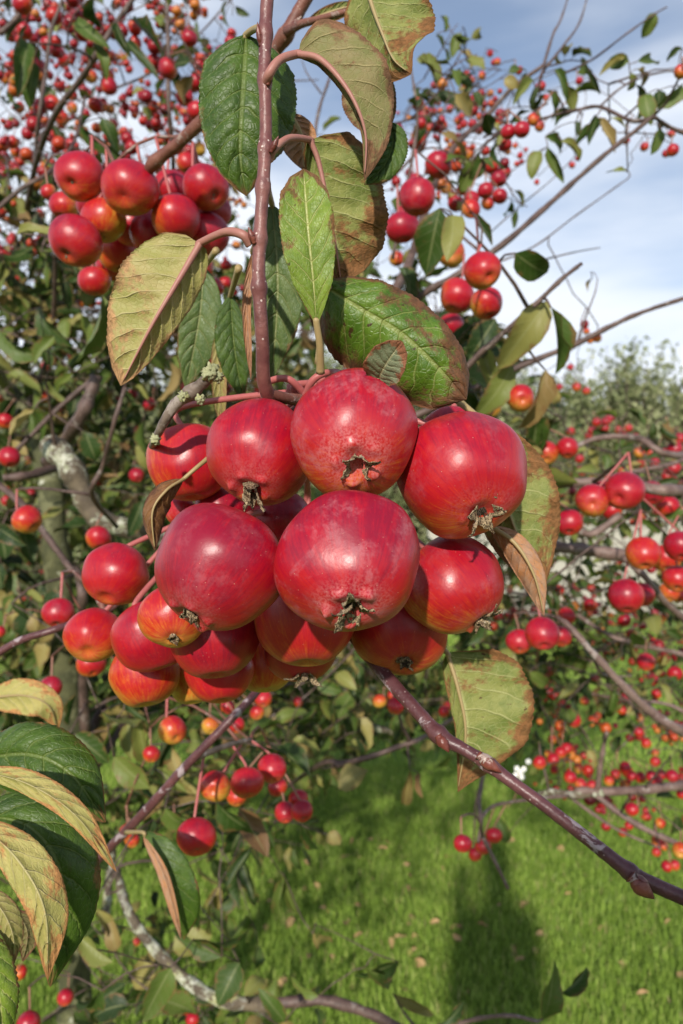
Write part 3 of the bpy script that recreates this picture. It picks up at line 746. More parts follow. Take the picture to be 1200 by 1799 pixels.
upper.limb('branch', [(960, 455, 1.2), (1010, 443, 1.2), (1055, 435, 1.2)], 0.0024, 0.0012, 6)
upper.limb('branch', [(1015, 600, 1.0), (1030, 555, 1.0), (1045, 515, 1.0), (1050, 490, 1.0)], 0.0024, 0.0010, 6)
upper.limb('branch', [(810, 320, 1.2), (850, 345, 1.2), (900, 300, 1.2), (960, 260, 1.2)], 0.002, 0.0012, 6)

# ------------------------------------------------------------------ random twigs with leaves inside the crowns
LEAVES = {'left': [], 'right': [], 'upper': []}
SK = {'left': left, 'right': right, 'upper': upper}
PEND = []
def twig_region(tree, x0, x1, y0, y1, d0, d1, n, nl, keep=None, length=(0.10, 0.26), ls=(0.045, 0.075), droop=0.5, dpow=1.0):
    for _ in range(n):
        for _try in range(20):
            px, py = x0 + (x1 - x0) * rng.random(), y0 + (y1 - y0) * rng.random()
            if keep is None or keep(px, py): break
        d = d0 + (d1 - d0) * rng.random() ** dpow
        PEND.append((tree, P(px, py, d), nl, length, ls, droop))
twig_region('left', -80, 420, -60, 470, 1.15, 3.0, 120, 4, ls=(0.035, 0.06))
twig_region('left', -80, 250, 230, 520, 1.3, 3.0, 30, 5)
twig_region('left', -80, 470, 440, 900, 1.35, 3.4, 300, 9)
twig_region('left', -80, 500, 850, 1250, 1.35, 3.2, 250, 9)
twig_region('left', -80, 560, 1180, 1480, 1.1, 2.8, 105, 9, keep=lambda x, y: x < 620 - (y - 1200) * 0.55)
twig_region('left', -80, 640, 1480, 1830, 0.95, 1.9, 30, 5, keep=lambda x, y: x < 330 or (y > 1740 and x < 520))
twig_region('left', 480, 980, 1130, 1320, 2.2, 3.8, 170, 9, keep=lambda x, y: y < 1320 - (x - 480) * 0.10)
twig_region('left', 430, 780, 300, 700, 1.3, 2.6, 36, 6)
twig_region('upper', 690, 980, 470, 760, 0.85, 1.9, 50, 6, length=(0.04, 0.10), keep=lambda x, y: x < 620 + (y - 380) * 0.95)
twig_region('upper', 700, 900, 90, 330, 1.0, 1.8, 18, 3, length=(0.05, 0.12), ls=(0.03, 0.05))
twig_region('upper', 880, 1080, 110, 300, 1.0, 1.4, 8, 3, length=(0.04, 0.10), ls=(0.03, 0.05))
twig_region('right', 860, 1260, 790, 1200, 1.3, 3.6, 170, 4, ls=(0.03, 0.055))
twig_region('right', 900, 1260, 1020, 1260, 1.5, 4.0, 60, 7, ls=(0.035, 0.06))
twig_region('right', 880, 1260, 830, 1110, 1.5, 3.6, 80, 6, ls=(0.03, 0.055))
twig_region('right', 940, 1260, 1200, 1400, 1.3, 2.4, 22, 3, ls=(0.03, 0.05))
twig_region('right', 760, 960, 980, 1150, 1.4, 3.0, 30, 6)
PEND.sort(key=lambda e: SK[e[0]].near(e[1])[1])
for tree, q, nl, length, ls, droop in PEND:
    sk = SK[tree]
    sk.connect('twigs', q)
    ln = length[0] + (length[1] - length[0]) * rng.random()
    d = Vector(rng.standard_normal(3)); d.z = d.z * 0.6 + 0.15; d.normalize()
    pts = [Vector(q)]
    nseg = 6
    for k in range(nseg):
        d = (d + Vector(rng.standard_normal(3)) * 0.16 + Vector((0, 0, -0.06))).normalized()
        pts.append(pts[-1] + d * ln / nseg)
    sk.mb.setdefault('twigs', MB()).tube([tuple(p) for p in pts], np.linspace(0.0017, 0.0008, nseg + 1), 5)
    sk.addnodes([tuple(p) for p in pts[1:]], [0.0013] * nseg)
    k = max(1, int(nl * (0.6 + 0.8 * rng.random())))
    for j in range(k):
        t = 0.1 + 0.9 * (j + rng.random() * 0.6) / k
        i = min(nseg - 1, int(t * nseg)); b = pts[i].lerp(pts[i + 1], t * nseg - i if t * nseg - i < 1 else 1.0)
        td = (pts[i + 1] - pts[i]).normalized()
        out_d = Vector(rng.standard_normal(3)); out_d = (out_d - td * out_d.dot(td)).normalized()
        ld = (td * 0.5 + out_d * 0.8 + Vector((0, 0, -droop * (0.3 + rng.random())))).normalized()
        nrm = (Vector((0, -0.35, 0.8)) + Vector(rng.standard_normal(3)) * 0.55).normalized()
        L_ = ls[0] + (ls[1] - ls[0]) * rng.random()
        b2 = b + ld * 0.012
        sk.mb['twigs'].tube([tuple(b), tuple(b2 + ld * 0.004)], [0.0007, 0.0005], 3, caps=False)
        LEAVES[tree].append((b2, ld, nrm, L_, int(rng.integers(len(TPL))), 0.75 + 0.45 * rng.random()))

# leaves traced one by one: base pixel, tip pixel, depth, half width in pixels
def traced_leaf(tree, x0, y0, x1, y1, d, hw, spin=0.0, dz=0.0):
    a, b = P(x0, y0, d), P(x1, y1, d + dz)
    v = b - a; ln = v.length
    n = Vector((0, -1, 0.25)); n.rotate(Matrix.Rotation(R(spin), 3, v.normalized()))
    w = (hw / F * d) / (0.25 * ln)
    SK[tree].connect('twigs', a, r_end=0.0008, r_max=0.0025)
    LEAVES[tree].append((a, v, n, ln, int(rng.integers(len(TPL))), w))
for q in [(1152, 22, 1126, 66, 1.1, 15), (800, 64, 827, 76, 1.2, 8), (775, 28, 790, 48, 1.2, 9), (768, 60, 780, 100, 1.2, 9), (797, 62, 826, 76, 1.2, 7),
          (735, 100, 782, 135, 1.0, 15), (795, 122, 806, 160, 1.1, 13), (800, 165, 835, 207, 1.0, 20), (833, 162, 850, 182, 1.1, 8), (893, 128, 932, 108, 1.1, 11), (886, 138, 912, 150, 1.1, 10),
          (938, 142, 903, 160, 1.1, 10), (945, 152, 928, 188, 1.1, 8), (972, 160, 982, 220, 1.0, 9), (958, 165, 940, 202, 1.1, 10), (975, 122, 1000, 165, 1.1, 11), (990, 150, 1022, 182, 1.1, 13),
          (1034, 122, 1055, 168, 1.05, 8), (1105, 108, 1062, 104, 1.0, 11), (1102, 98, 1052, 132, 1.0, 11), (1120, 108, 1164, 108, 1.0, 9), (1200, 86, 1168, 98, 1.0, 7), (1108, 128, 1110, 162, 1.0, 11), (1120, 122, 1146, 142, 1.0, 9),
          (1133, 166, 1138, 202, 0.95, 13), (1158, 158, 1156, 198, 0.95, 12), (1200, 152, 1172, 182, 0.95, 17), (1154, 204, 1160, 232, 0.93, 9), (1162, 228, 1145, 268, 0.93, 13), (1073, 206, 1106, 224, 1.0, 9),
          (1012, 214, 1016, 233, 1.0, 8), (1048, 205, 1030, 262, 1.0, 13), (1052, 206, 1080, 272, 1.0, 15), (958, 240, 1002, 262, 1.0, 15), (985, 248, 1032, 270, 1.0, 11), (962, 258, 992, 322, 1.0, 15), (948, 265, 925, 300, 1.0, 11),
          (850, 278, 830, 318, 1.0, 15), (1103, 302, 1068, 294, 1.0, 5), (775, 234, 843, 262, 1.0, 13), (772, 366, 745, 490, 0.62, 27), (795, 378, 800, 440, 0.62, 18), (830, 375, 865, 435, 0.7, 14), (1040, 490, 1028, 500, 1.1, 4),
          (905, 445, 972, 500, 0.62, 30), (968, 540, 1003, 655, 0.66, 25), (962, 530, 880, 640, 0.68, 32), (958, 650, 930, 765, 0.7, 28), (900, 640, 858, 740, 0.72, 26), (870, 560, 820, 640, 0.8, 24), (840, 600, 880, 700, 0.8, 24), (700, 470, 740, 540, 0.9, 22)]:
    traced_leaf('upper', *q, spin=rng.standard_normal() * 22, dz=rng.standard_normal() * 0.015)
for q in [(50, 75, 28, 150, 0.95, 20), (62, 110, 42, 172, 0.95, 17), (165, -5, 160, 62, 0.95, 22), (203, 40, 222, 95, 1.0, 10), (232, 35, 286, 88, 1.0, 8), (222, 74, 268, 124, 0.95, 12), (170, 75, 196, 122, 1.0, 11), (135, 35, 158, 66, 1.0, 10), (283, 48, 272, 8, 1.1, 12),
          (250, 188, 272, 210, 1.2, 8), (143, 222, 200, 285, 0.95, 13), (178, 208, 213, 268, 0.95, 16), (350, 345, 440, 362, 0.8, 14), (30, 410, 100, 398, 0.7, 18), (180, 520, 168, 640, 0.62, 24), (95, 590, 62, 640, 0.9, 20), (128, 655, 98, 690, 0.9, 17), (150, 760, 168, 810, 0.95, 18),
          (0, 580, 25, 650, 0.9, 14), (60, 720, 20, 770, 0.95, 16), (70, 540, 100, 620, 1.0, 20), (250, 880, 225, 950, 1.0, 15), (0, 930, 30, 950, 0.9, 14), (20, 1060, 55, 1090, 0.8, 9), (235, 1000, 215, 1100, 0.9, 12),
          (190, 1275, 150, 1320, 0.8, 14), (220, 1235, 258, 1265, 0.8, 12), (180, 1250, 240, 1290, 0.75, 20), (240, 1260, 262, 1350, 0.8, 24), (300, 1280, 260, 1360, 0.9, 20), (200, 1330, 260, 1390, 0.8, 22), (130, 1290, 190, 1340, 0.8, 20), (270, 1350, 330, 1390, 0.85, 20),
          (290, 1420, 320, 1480, 0.8, 18), (380, 1410, 450, 1490, 0.8, 22), (420, 1420, 470, 1500, 0.85, 20), (530, 1450, 560, 1495, 0.9, 17), (575, 1465, 600, 1485, 0.9, 13), (440, 1490, 400, 1560, 0.9, 17), (490, 1530, 520, 1600, 0.95, 12), (500, 1540, 480, 1620, 0.95, 10),
          (720, 1352, 712, 1420, 0.95, 15), (735, 1358, 745, 1405, 0.95, 11), (595, 1385, 645, 1345, 0.95, 20), (565, 1350, 575, 1390, 0.98, 14), (450, 1310, 510, 1345, 0.7, 14), (390, 1680, 300, 1640, 0.75, 17), (340, 1650, 450, 1690, 0.75, 19), (300, 1700, 250, 1790, 0.7, 26), (420, 1690, 380, 1770, 0.8, 22),
          (140, 1650, 200, 1690, 0.6, 26), (180, 1740, 130, 1799, 0.7, 26), (350, 1590, 330, 1660, 0.85, 14), (430, 1750, 470, 1700, 0.9, 16), (550, 1640, 590, 1670, 0.9, 13), (555, 1620, 545, 1670, 0.9, 10), (700, 1690, 620, 1725, 0.85, 18), (640, 1700, 710, 1740, 0.85, 14), (560, 1750, 500, 1720, 0.85, 16), (500, 1795, 470, 1755, 0.85, 16), (270, 1440, 255, 1500, 0.65, 9)]:
    traced_leaf('left', *q, spin=rng.standard_normal() * 25, dz=rng.standard_normal() * 0.02)
for q in [(1000, 900, 1045, 880, 0.9, 9), (1120, 915, 1165, 935, 0.85, 14), (1200, 890, 1165, 915, 0.85, 12), (1195, 845, 1150, 850, 0.95, 8), (1010, 830, 1075, 812, 1.1, 9), (1020, 990, 1060, 985, 1.0, 8), (990, 1065, 1005, 1050, 1.0, 9), (955, 1790, 985, 1712, 0.72, 18), (985, 1745, 1050, 1712, 0.72, 13),
          (1080, 1210, 1068, 1270, 1.0, 12), (770, 1800, 830, 1780, 0.75, 8), (690, 1745, 760, 1780, 0.85, 14), (905, 1100, 880, 1140, 1.2, 16), (1110, 1110, 1140, 1150, 1.3, 12), (930, 1180, 980, 1220, 1.3, 14), (890, 1480, 880, 1440, 1.4, 10)]:
    traced_leaf('right', *q, spin=rng.standard_normal() * 25, dz=rng.standard_normal() * 0.02)

# ------------------------------------------------------------------ apples
def apple_mesh(nu, nv, seed, knobs=0.0, dip=0.10, squat=0.92, stalk_dip=0.16):
    r2 = np.random.default_rng(seed)
    ph = r2.random(8) * 6.28
    kn = r2.random(5) * 0.9 + 0.2; koff = r2.standard_normal(5) * 0.10; kg = r2.standard_normal(5) * 0.02
    V = []; fs = []
    for j in range(nv + 1):
        f = math.pi * (j / nv if nv < 60 else (lambda t: t + 0.045 * math.sin(2 * math.pi * t))(j / nv))                       # 0 stalk end, pi calyx end
        g = math.pi - f
        for i in range(nu):
            a = 2 * math.pi * i / nu
            r = math.sin(f) ** 0.90
            r *= 1 + 0.035 * math.cos(f) + 0.030 * math.sin(2 * a + ph[0]) * math.sin(f) + 0.030 * math.sin(a + ph[5]) * math.sin(2 * f + ph[6]) * math.sin(f) + 0.016 * math.sin(3 * a + ph[1] + f)
            r *= 1 + 0.018 * math.cos(5 * a + ph[2]) * math.exp(-(g / 0.9) ** 2)
            z = -math.cos(f) * squat
            z += stalk_dip * math.exp(-(f / 0.26) ** 2)
            z -= dip * math.exp(-(g / 0.20) ** 2)
            if knobs:
                for q in range(5):
                    if kn[q] < 0.25: continue
                    da = (a - (q + 0.5 + koff[q]) * 1.2566 - ph[2] / 5 + math.pi) % (2 * math.pi) - math.pi
                    e = ((g - 0.26 - kg[q]) / 0.070) ** 2 + (da * math.sin(g) / 0.085) ** 2
                    if e < 9:
                        b = knobs * kn[q] * math.exp(-e * 0.8); z += 0.75 * b; r += 0.55 * b
            if nv > 20:
                q = mnoise.noise(Vector((math.cos(a) * math.sin(f), math.sin(a) * math.sin(f), math.cos(f))) * 1.5 + Vector((seed * 3.1, 0, 1))); r *= 1 + 0.055 * q; z *= 1 + 0.04 * q
            z += 0.05 * math.sin(a + ph[7]) * math.sin(f) ** 2 + 0.022 * math.sin(2 * a + ph[4]) * math.sin(f) ** 2
            V.append((r * math.cos(a), r * math.sin(a), z))
    for j in range(nv):
        for i in range(nu):
            i2 = (i + 1) % nu
            fs.append((j * nu + i, j * nu + i2, (j + 1) * nu + i2, (j + 1) * nu + i))
    m = MB(); m.add(V, fs)
    return m
MID_ME = [apple_mesh(28, 18, 40 + s, 0.0, 0.16 + 0.05 * (s % 3), 0.88 + 0.02 * s).mesh('crab_apple', APPLE) for s in range(6)]
FAR_ME = [apple_mesh(14, 9, 60 + s, 0.0, 0.12, 0.9 + 0.02 * s).mesh('crab_apple', APPLE) for s in range(4)]

def sepal_grid(L_, w, flare, hook, twist, az, nu=7, nv=4, r0=0.10, z0=0.80):
    V = []
    for i in range(nu + 1):
        u = i / nu
        wd = w * (1 - u) ** 0.75 * (1 + 0.35 * math.sin(u * 3.1)) + 0.004
        ang = flare + hook * u * u                     # 0 = straight out of the fruit, pi/2 = lying back
        # centre line
        if i == 0: c = [r0, 0.0, z0]
        else: c = [c[0] + math.sin(ang) * L_ / nu, c[1] + twist * 0.4 * L_ / nu * u, c[2] + math.cos(ang) * L_ / nu]
        for j in range(nv + 1):
            s = j / nv * 2 - 1
            t = twist * u + 0.25 * math.sin(u * 5 + az)
            y = s * wd * math.cos(t); q = s * wd * math.sin(t) + 0.30 * wd * s * s
            V.append((c[0] - q * math.cos(ang), c[1] + y, c[2] + q * math.sin(ang)))
    V = np.array(V); ca, sa = math.cos(az), math.sin(az)
    V = np.stack([V[:, 0] * ca - V[:, 1] * sa, V[:, 0] * sa + V[:, 1] * ca, V[:, 2]], 1)
    n2 = nv + 1
    return V, [(i * n2 + j, (i + 1) * n2 + j, (i + 1) * n2 + j + 1, i * n2 + j + 1) for i in range(nu) for j in range(nv)]

def calyx_unit(seed):
    """small dried eye for the fruit behind: one shared mesh of cup and sepals"""
    r2 = np.random.default_rng(seed); m = MB()
    m.blob((0, 0, 0.66), 0.11, 0.2, 8, 5, sc=(1, 1, 0.6), seed=seed)
    for k in range(5):
        m.add(*sepal_grid(0.15 + 0.10 * r2.random(), 0.055, 0.2 + 0.6 * r2.random(), 0.6, 0.5 * r2.standard_normal(), k * 1.2566 + 0.2 * r2.standard_normal(), 4, 2, 0.08, 0.66))
    return m.mesh('calyx', SEPAL_UNIT)
CALYX_ME = [calyx_unit(s) for s in range(4)]

def apple_matrix(c, r, cdir, blush):
    z = Vector(cdir).normalized(); x = Vector(blush) - z * Vector(blush).dot(z)
    if x.length < 1e-3: x = Vector((1, 0, 0)) - z * z.x
    x.normalize(); y = z.cross(x)
    return Matrix(((x.x * r, y.x * r, z.x * r, c.x), (x.y * r, y.y * r, z.y * r, c.y), (x.z * r, y.z * r, z.z * r, c.z), (0, 0, 0, 1)))

def cam_dir(px, py, dx, dy, front=1):
    """direction whose picture offset (in radii) is dx, dy, towards the camera when front is 1"""
    k = math.sqrt(max(0.0, 1 - min(0.98, dx * dx + dy * dy)))
    v = Vector((dx, -front * k, -dy))
    to = P(px, py, 1.0) - Vector((0, 0, EYE)); to.normalize()
    q = Vector((0, 1, 0)).rotation_difference(to)
    v.rotate(q)
    return v

# hero cluster: px, py, radius px, depth, eye offset (radii), red, bloom, dark, knobs, style, label
HERO = [
 (613, 988, 121, .232, (0.05, 0.70), .68, .95, .00, .13, 'tuft', 'largest dusky red crab apple at the middle of the front cluster, calyx pointing down'),
 (383, 996, 111, .242, (-.46, .80), .72, .35, .00, .12, 'cup', 'big glossy crimson crab apple low on the front cluster beside the dead brown leaf'),
 (622, 768, 109, .250, (.06, .42), .55, .85, .00, .13, 'tuft', 'top middle crab apple of the front cluster with grey star shaped calyx facing forward'),
 (456, 795, 91, .262, (-.20, .70), .57, .35, .00, .12, 'long', 'red crab apple with long shaggy straw coloured calyx, left of the top middle one'),
 (810, 836, 112, .262, (.36, .64), .55, .40, .00, .05, 'wisp', 'big crab apple at the upper right of the front cluster, wispy calyx underneath'),
 (796, 1026, 88, .285, (.62, .76), .48, .45, .10, .10, 'tuft', 'dusky red and olive crab apple below the upper right one, knobbly calyx sideways'),
 (332, 812, 70, .312, (.10, .95), .42, .10, .00, .0, 'none', 'crab apple crossed by the dead brown leaf below the lichen tipped spur'),
 (537, 1082, 88, .292, (.05, .97), .38, .12, .12, .0, 'none', 'shaded olive red striped crab apple tucked beneath the largest one'),
 (702, 1105, 84, .290, (.12, .78), .44, .12, .14, .0, 'small', 'dull orange red crab apple at the bottom where the bare purple twig emerges'),
 (304, 1083, 55, .282, (.02, .72), .32, .10, .00, .06, 'cup', 'small orange crab apple with dark open calyx beneath the big glossy crimson one'),
 (268, 1116, 66, .318, (.30, .97), .60, .12, .00, .0, 'none', 'crimson crab apple behind the small orange one at the lower left'),
 (375, 1110, 82, .300, (.10, .96), .60, .10, .03, .0, 'none', 'dark crimson crab apple directly under the big glossy crimson one'),
 (530, 1135, 66, .322, (.08, .86), .58, .05, .16, .0, 'tuft', 'deep red crab apple lowest in the middle, ragged calyx hanging under it'),
 (165, 1116, 47, .365, (-.22, .62), .40, .12, .00, .0, 'none', 'orange red crab apple at the far left end of the lower row'),
 (203, 1009, 54, .355, (-.30, .78), .52, .10, .00, .0, 'none', 'shiny striped crab apple hanging alone just left of the front cluster'),
 (254, 1184, 57, .350, (.10, .97), .25, .10, .00, .0, 'none', 'yellow orange streaked crab apple in the lower row at left'),
 (386, 1180, 57, .338, (.10, .97), .46, .06, .00, .0, 'none', 'orange red crab apple in the lowest row under the dark crimson one'),
 (462, 1160, 58, .345, (.05, .97), .13, .05, .00, .0, 'none', 'golden yellow crab apple with faint red flecks in the lowest row'),
 (336, 1197, 40, .372, (.05, .97), .00, .05, .00, .0, 'none', 'small plain yellow crab apple between two redder ones in the lowest row'),
 (792, 772, 56, .330, (.10, .90), .58, .30, .00, .0, 'none', 'rosy crab apple peeping over the upper right one from behind'),
 (388, 900, 46, .312, (.10, .90), .64, .20, .00, .0, 'none', 'crab apple showing as a pink sliver above the big glossy crimson one'),
 (487, 912, 54, .318, (.10, .90), .62, .45, .10, .0, 'none', 'shaded crab apple in the gap between the front apples'),
 (318, 898, 26, .335, (.10, .90), .46, .60, .00, .0, 'none', 'pale pink crab apple behind the dead brown leaf'),
]
# keep the fruit from running into one another: move the farther one of an overlapping pair back
H = [list(h) for h in HERO]
for h in H: h[2] *= 1.035
for _ in range(200):
    moved = False
    for i in range(len(H)):
        for j in range(len(H)):
            if i == j or H[j][3] < H[i][3]: continue
            a, b = P(*H[i][:2], H[i][3]), P(*H[j][:2], H[j][3])
            ra, rb = H[i][2] / F * H[i][3], H[j][2] / F * H[j][3]
            if (a - b).length < (ra + rb) * 0.93:
                H[j][3] *= 1.006; moved = True
    if not moved: break

HUB = P(545, 720, 0.300)
HUBS = [P(545, 712, 0.290), P(530, 705, 0.292), P(560, 700, 0.294)]
hero_objs = []
def hero_calyx(o, M, style, seed):
    r2 = np.random.default_rng(seed + 900)
    if style == 'none': return
    T = lambda V: [tuple(M @ Vector(p)) for p in V]
    zc = 0.76
    m = MB()
    m.blob((0, 0, zc - 0.02), 0.115, 0.25, 12, 8, sc=(1, 1, 0.75), seed=seed)
    for k in range(14):        # dead stamens
        a = r2.random() * 6.28; q = 0.02 + 0.06 * r2.random()
        p = np.array([math.cos(a) * q, math.sin(a) * q, zc + 0.03])
        d = np.array([math.cos(a) * 0.4, math.sin(a) * 0.4, 1.0]) + r2.standard_normal(3) * 0.25
        m.tube([p, p + d * 0.05, p + d * 0.09 + r2.standard_normal(3) * 0.012], [0.008, 0.006, 0.004], 4)
    m.v = [np.array(T(v)) for v in m.v]
    cup = m.build('calyx', EYE_MAT, o)
    par = {'tuft': (0.40, 0.40, 0.85), 'long': (0.58, 0.10, 0.45), 'cup': (0.24, 0.25, 0.8), 'wisp': (0.36, 0.7, 0.7), 'small': (0.17, 0.4, 0.6)}[style]
    for k in range(5):
        az = k * 1.2566 + 0.22 * r2.standard_normal()
        Lk = par[0] * (0.75 + 0.55 * r2.random())
        V, fs = sepal_grid(Lk, 0.085 + 0.05 * r2.random(), par[1] + 0.35 * r2.standard_normal(), par[2] * (0.4 + r2.random()), 0.8 * r2.standard_normal(), az, 9, 5, 0.085, zc)
        V = V + 0.011 * r2.standard_normal(V.shape)
        s = MB(); s.add(T(V), fs); q = s.build('sepal', SEPAL, cup)
        md = q.modifiers.new('thick', 'SOLIDIFY'); md.thickness = 0.00025

LOOPS = {2: [(606, 662, .292), (575, 655, .280), (550, 668, .279), (536, 696, .284)], 3: [(462, 682, .288), (482, 667, .283), (506, 666, .281), (526, 682, .284), (538, 700, .288)]}
def hero_stalk(o, M, hub, seed, mat=STALK, r=0.0011):
    r2 = np.random.default_rng(seed + 300)
    base = M @ Vector((0, 0, -0.74)); out_d = (M.to_3x3() @ Vector((0, 0, -1))).normalized()
    m = MB(); dist = (hub - base).length
    pts = [base, base + out_d * min(0.012, dist * 0.35), hub + Vector((0, 0.002, 0.006)) + Vector(r2.standard_normal(3)) * 0.0015, hub]
    if seed not in LOOPS and base.z < EYE - 0.002: pts = [base, base + out_d * .006, P(*[(lambda q: (q[0], q[1]))(((base.x / base.y * F + 600) * .5 + 275, 880)) for _ in (0,)][0], .375), hub]
    if seed in LOOPS: pts = [base, base + out_d * .004] + [P(*q) for q in LOOPS[seed]]
    c = catmull(pts, 8)
    m.tube(c, np.linspace(r * 1.1, r * 1.35, len(c)), 9)
    m.build('stalk', mat, o)

for k, (px, py, rp, d, (dx, dy), red, blo, dk, kn, style, label) in enumerate(H):
    c = P(px, py, d); r = rp / F * d
    cd = cam_dir(px, py, dx, dy, 1)
    M = apple_matrix(c, r, cd, Vector((0.05, -0.35, 1.0)))
    me = apple_mesh(100, 72, k, kn, 0.10 if style in ('tuft', 'long', 'wisp', 'cup') else 0.14, 0.90 + 0.02 * (k % 4)).mesh('crab_apple', APPLE)
    o = link('crab_apple', me, M=M); WM[o.name] = M
    o.color = (red, blo, dk, 1)
    tag(o, label, 'apple', 'crab apples of the front cluster')
    hero_calyx(o, M, style, k)
    hero_stalk(o, M, HUBS[k % 3], k)

# visible looping stalks at the top are part of the fruit they carry; the spur they share belongs to the shoot

# ------------------------------------------------------------------ foreground shoot with its leaves
def bud(parent, base, tip, r, mat=BUD):
    a, b = P(*base), P(*tip); v = b - a
    m = MB(); n = 12
    t = np.linspace(0, 1, n)
    prof = r * (np.sin(np.pi * t ** 0.75) ** 0.8 * (1 - 0.25 * t) + 0.02)
    prof[0] = r * 0.8
    prof *= 1 + 0.07 * ((t * 3.2) % 1.0)
    m.tube([tuple(a + v * x) for x in t], prof, 10, wob=0.03)
    for k in range(3):                             # overlapping scales
        ang = k * 2.1 + 0.4
        s0 = 0.05 + 0.2 * k
        ax = v.normalized(); sd_ = ax.orthogonal().normalized(); sd_.rotate(Matrix.Rotation(ang, 3, ax)); up = ax.cross(sd_)
        V = []; fs = []
        for i in range(6):
            u = i / 5
            x = s0 + 0.5 * u; rr = np.interp(x, t, prof) * 1.10 + r * 0.03
            wd = 1.15 * math.sin(math.pi * (0.15 + 0.85 * u)) ** 0.8
            for j in range(5):
                q = (j / 4 - 0.5) * 2 * wd
                V.append(tuple(a + v * x + sd_ * (math.cos(q) * rr) + up * (math.sin(q) * rr)))
        for i in range(5):
            for j in range(4): fs.append((i * 5 + j, (i + 1) * 5 + j, (i + 1) * 5 + j + 1, i * 5 + j + 1))
        m.add(V, fs)
    return m.build('bud', mat, parent)

def stem_mesh(pix, radpx, sides=16, per=14, nodes=(), wob=0.012, knob=0.30):
    c = catmull([P(*p) for p in pix], per); n = len(c)
    d = np.array([q[1] for q in c])
    ri = np.interp(np.linspace(0, 1, n), np.linspace(0, 1, len(radpx)), radpx) / F * d
    for (nx, ny) in nodes:
        e = np.array([600 + q[0] / q[1] * F for q in c]) - nx; f_ = np.array([899.5 - (q[2] - EYE) / q[1] * F for q in c]) - ny
        ri = ri * (1 + knob * np.exp(-(e ** 2 + f_ ** 2) / 150.0))
    m = MB(); m.tube(c, ri, sides, wob=wob)
    return m

shoot = thing('fruiting_shoot', P(470, -20, 0.25), 'reddish brown shoot hanging straight down into the front apple cluster, carrying large curled leaves', 'branch')
m = stem_mesh([(476, -60, .250), (468, 20, .250), (465, 120, .250), (467, 230, .250), (462, 330, .250), (456, 430, .251), (455, 500, .252), (461, 600, .256), (466, 680, .266), (500, 730, .285), (545, 712, .290)], [11.5, 11.5, 11, 11, 11.5, 11.5, 12, 12, 12.5, 13, 14], nodes=[(468, 140), (467, 262), (456, 420), (456, 505), (466, 60), (463, 330)])
sh = m.build('stem', BARK_SHOOT, shoot)
m = MB()
for (a, b, rr) in [((458, 82, .249), (452, 38, .247), 5), ((476, 268, .248), (490, 238, .246), 5.5), ((447, 428, .249), (436, 398, .247), 6), ((470, 150, .248), (480, 118, .246), 5.5)]:
    bud(shoot, a, b, rr / F * .25)
spur = stem_mesh([(470, 690, .268), (505, 700, .276), (535, 704, .288), (565, 702, .296)], [9, 10, 12, 9], 10, 8).build('spur', BARK_RED, shoot)

HL = lambda *a, **k: hero_leaf(shoot, *a, **k)
# large dark glossy leaf behind the stem
HL([(432, 62, .275), (428, 130, .272), (423, 210, .27), (422, 280, .272), (433, 345, .276)], 98, 78, fold=(-.12, -.25), front='top', mats=('dark', 'olive'), petiole=[(468, 52, .258), (450, 50, .268)], curl=-.12, seed=1, relief=.75, shape=[(0, .10), (.05, .55), (.15, .92), (.3, 1), (.5, .98), (.7, .8), (.85, .5), (.95, .2), (1, 0)])
# withered arching leaf, underside out
HL([(522, 95, .252), (560, 103, .249), (598, 140, .247), (628, 190, .247), (643, 245, .249), (640, 318, .252)], 92, 26, fold=(-.35, -1.1), mats=('withered', 'dark'), petiole=[(466, 150, .250), (474, 128, .246), (492, 105, .247)], pet_mat=PET_PINK, curl=-.25, seed=2, relief=.5, wave=.12, pr=.0013, shape=[(0, .25), (.08, .62), (.2, .82), (.4, .95), (.6, .72), (.8, .40), (.93, .15), (1, 0)])
# dark curled-back half below it
HL([(688, 215, .262), (690, 255, .261), (672, 295, .260), (640, 325, .259)], 28, 26, fold=(.2, -.2), front='top', mats=('dark', 'olive'), seed=3, serr=.12, relief=.5, midrib=False)
# top right leaf
HL([(640, -45, .290), (652, 5, .288), (672, 60, .286), (692, 105, .285), (722, 130, .284)], 100, 74, fold=(-.3, -.55), mats=('olive', 'dark'), petiole=[(600, -80, .30)], curl=-.1, seed=4, relief=.5, wave=.09)
# mottled leaf behind
HL([(625, 95, .310), (645, 140, .310), (660, 190, .312), (672, 252, .315)], 42, 58, fold=(-.2, -.3), mats=('withered', 'olive'), petiole=[(610, 60, .31)], seed=5)
# big olive underside leaf right of stem
HL([(545, 246, .268), (560, 285, .270), (574, 350, .272), (588, 420, .276), (600, 500, .282)], 108, 34, fold=(-.18, -.35), mats=('olive', 'mid'), petiole=[(472, 280, .251), (482, 262, .250), (508, 243, .256)], pet_mat=PET_PINK, curl=-.22, wave=.12, seed=6, relief=.6, shape=[(0, .25), (.05, .62), (.15, .82), (.35, .98), (.6, .95), (.8, .78), (.93, .42), (1, 0)])
# dry pinkish leaf behind the stem gap
HL([(510, 200, .300), (530, 240, .300), (535, 300, .302)], 26, 40, fold=(-.2, -.3), mats=('dry', 'tan'), seed=7, petiole=[(500, 180, .29)])
# bright leaf with its stalk downwards
HL([(556, 568, .252), (550, 490, .249), (541, 400, .248), (533, 296, .250)], 50, 47, fold=(.18, .12), front='top', mats=('bright', 'olive'), petiole=[(563, 655, .262), (562, 610, .256)], seed=8, relief=.32, wave=.10, curl=.12, shape=[(0, .06), (.08, .30), (.25, .72), (.45, .96), (.65, 1), (.82, .86), (.94, .5), (1, 0)])
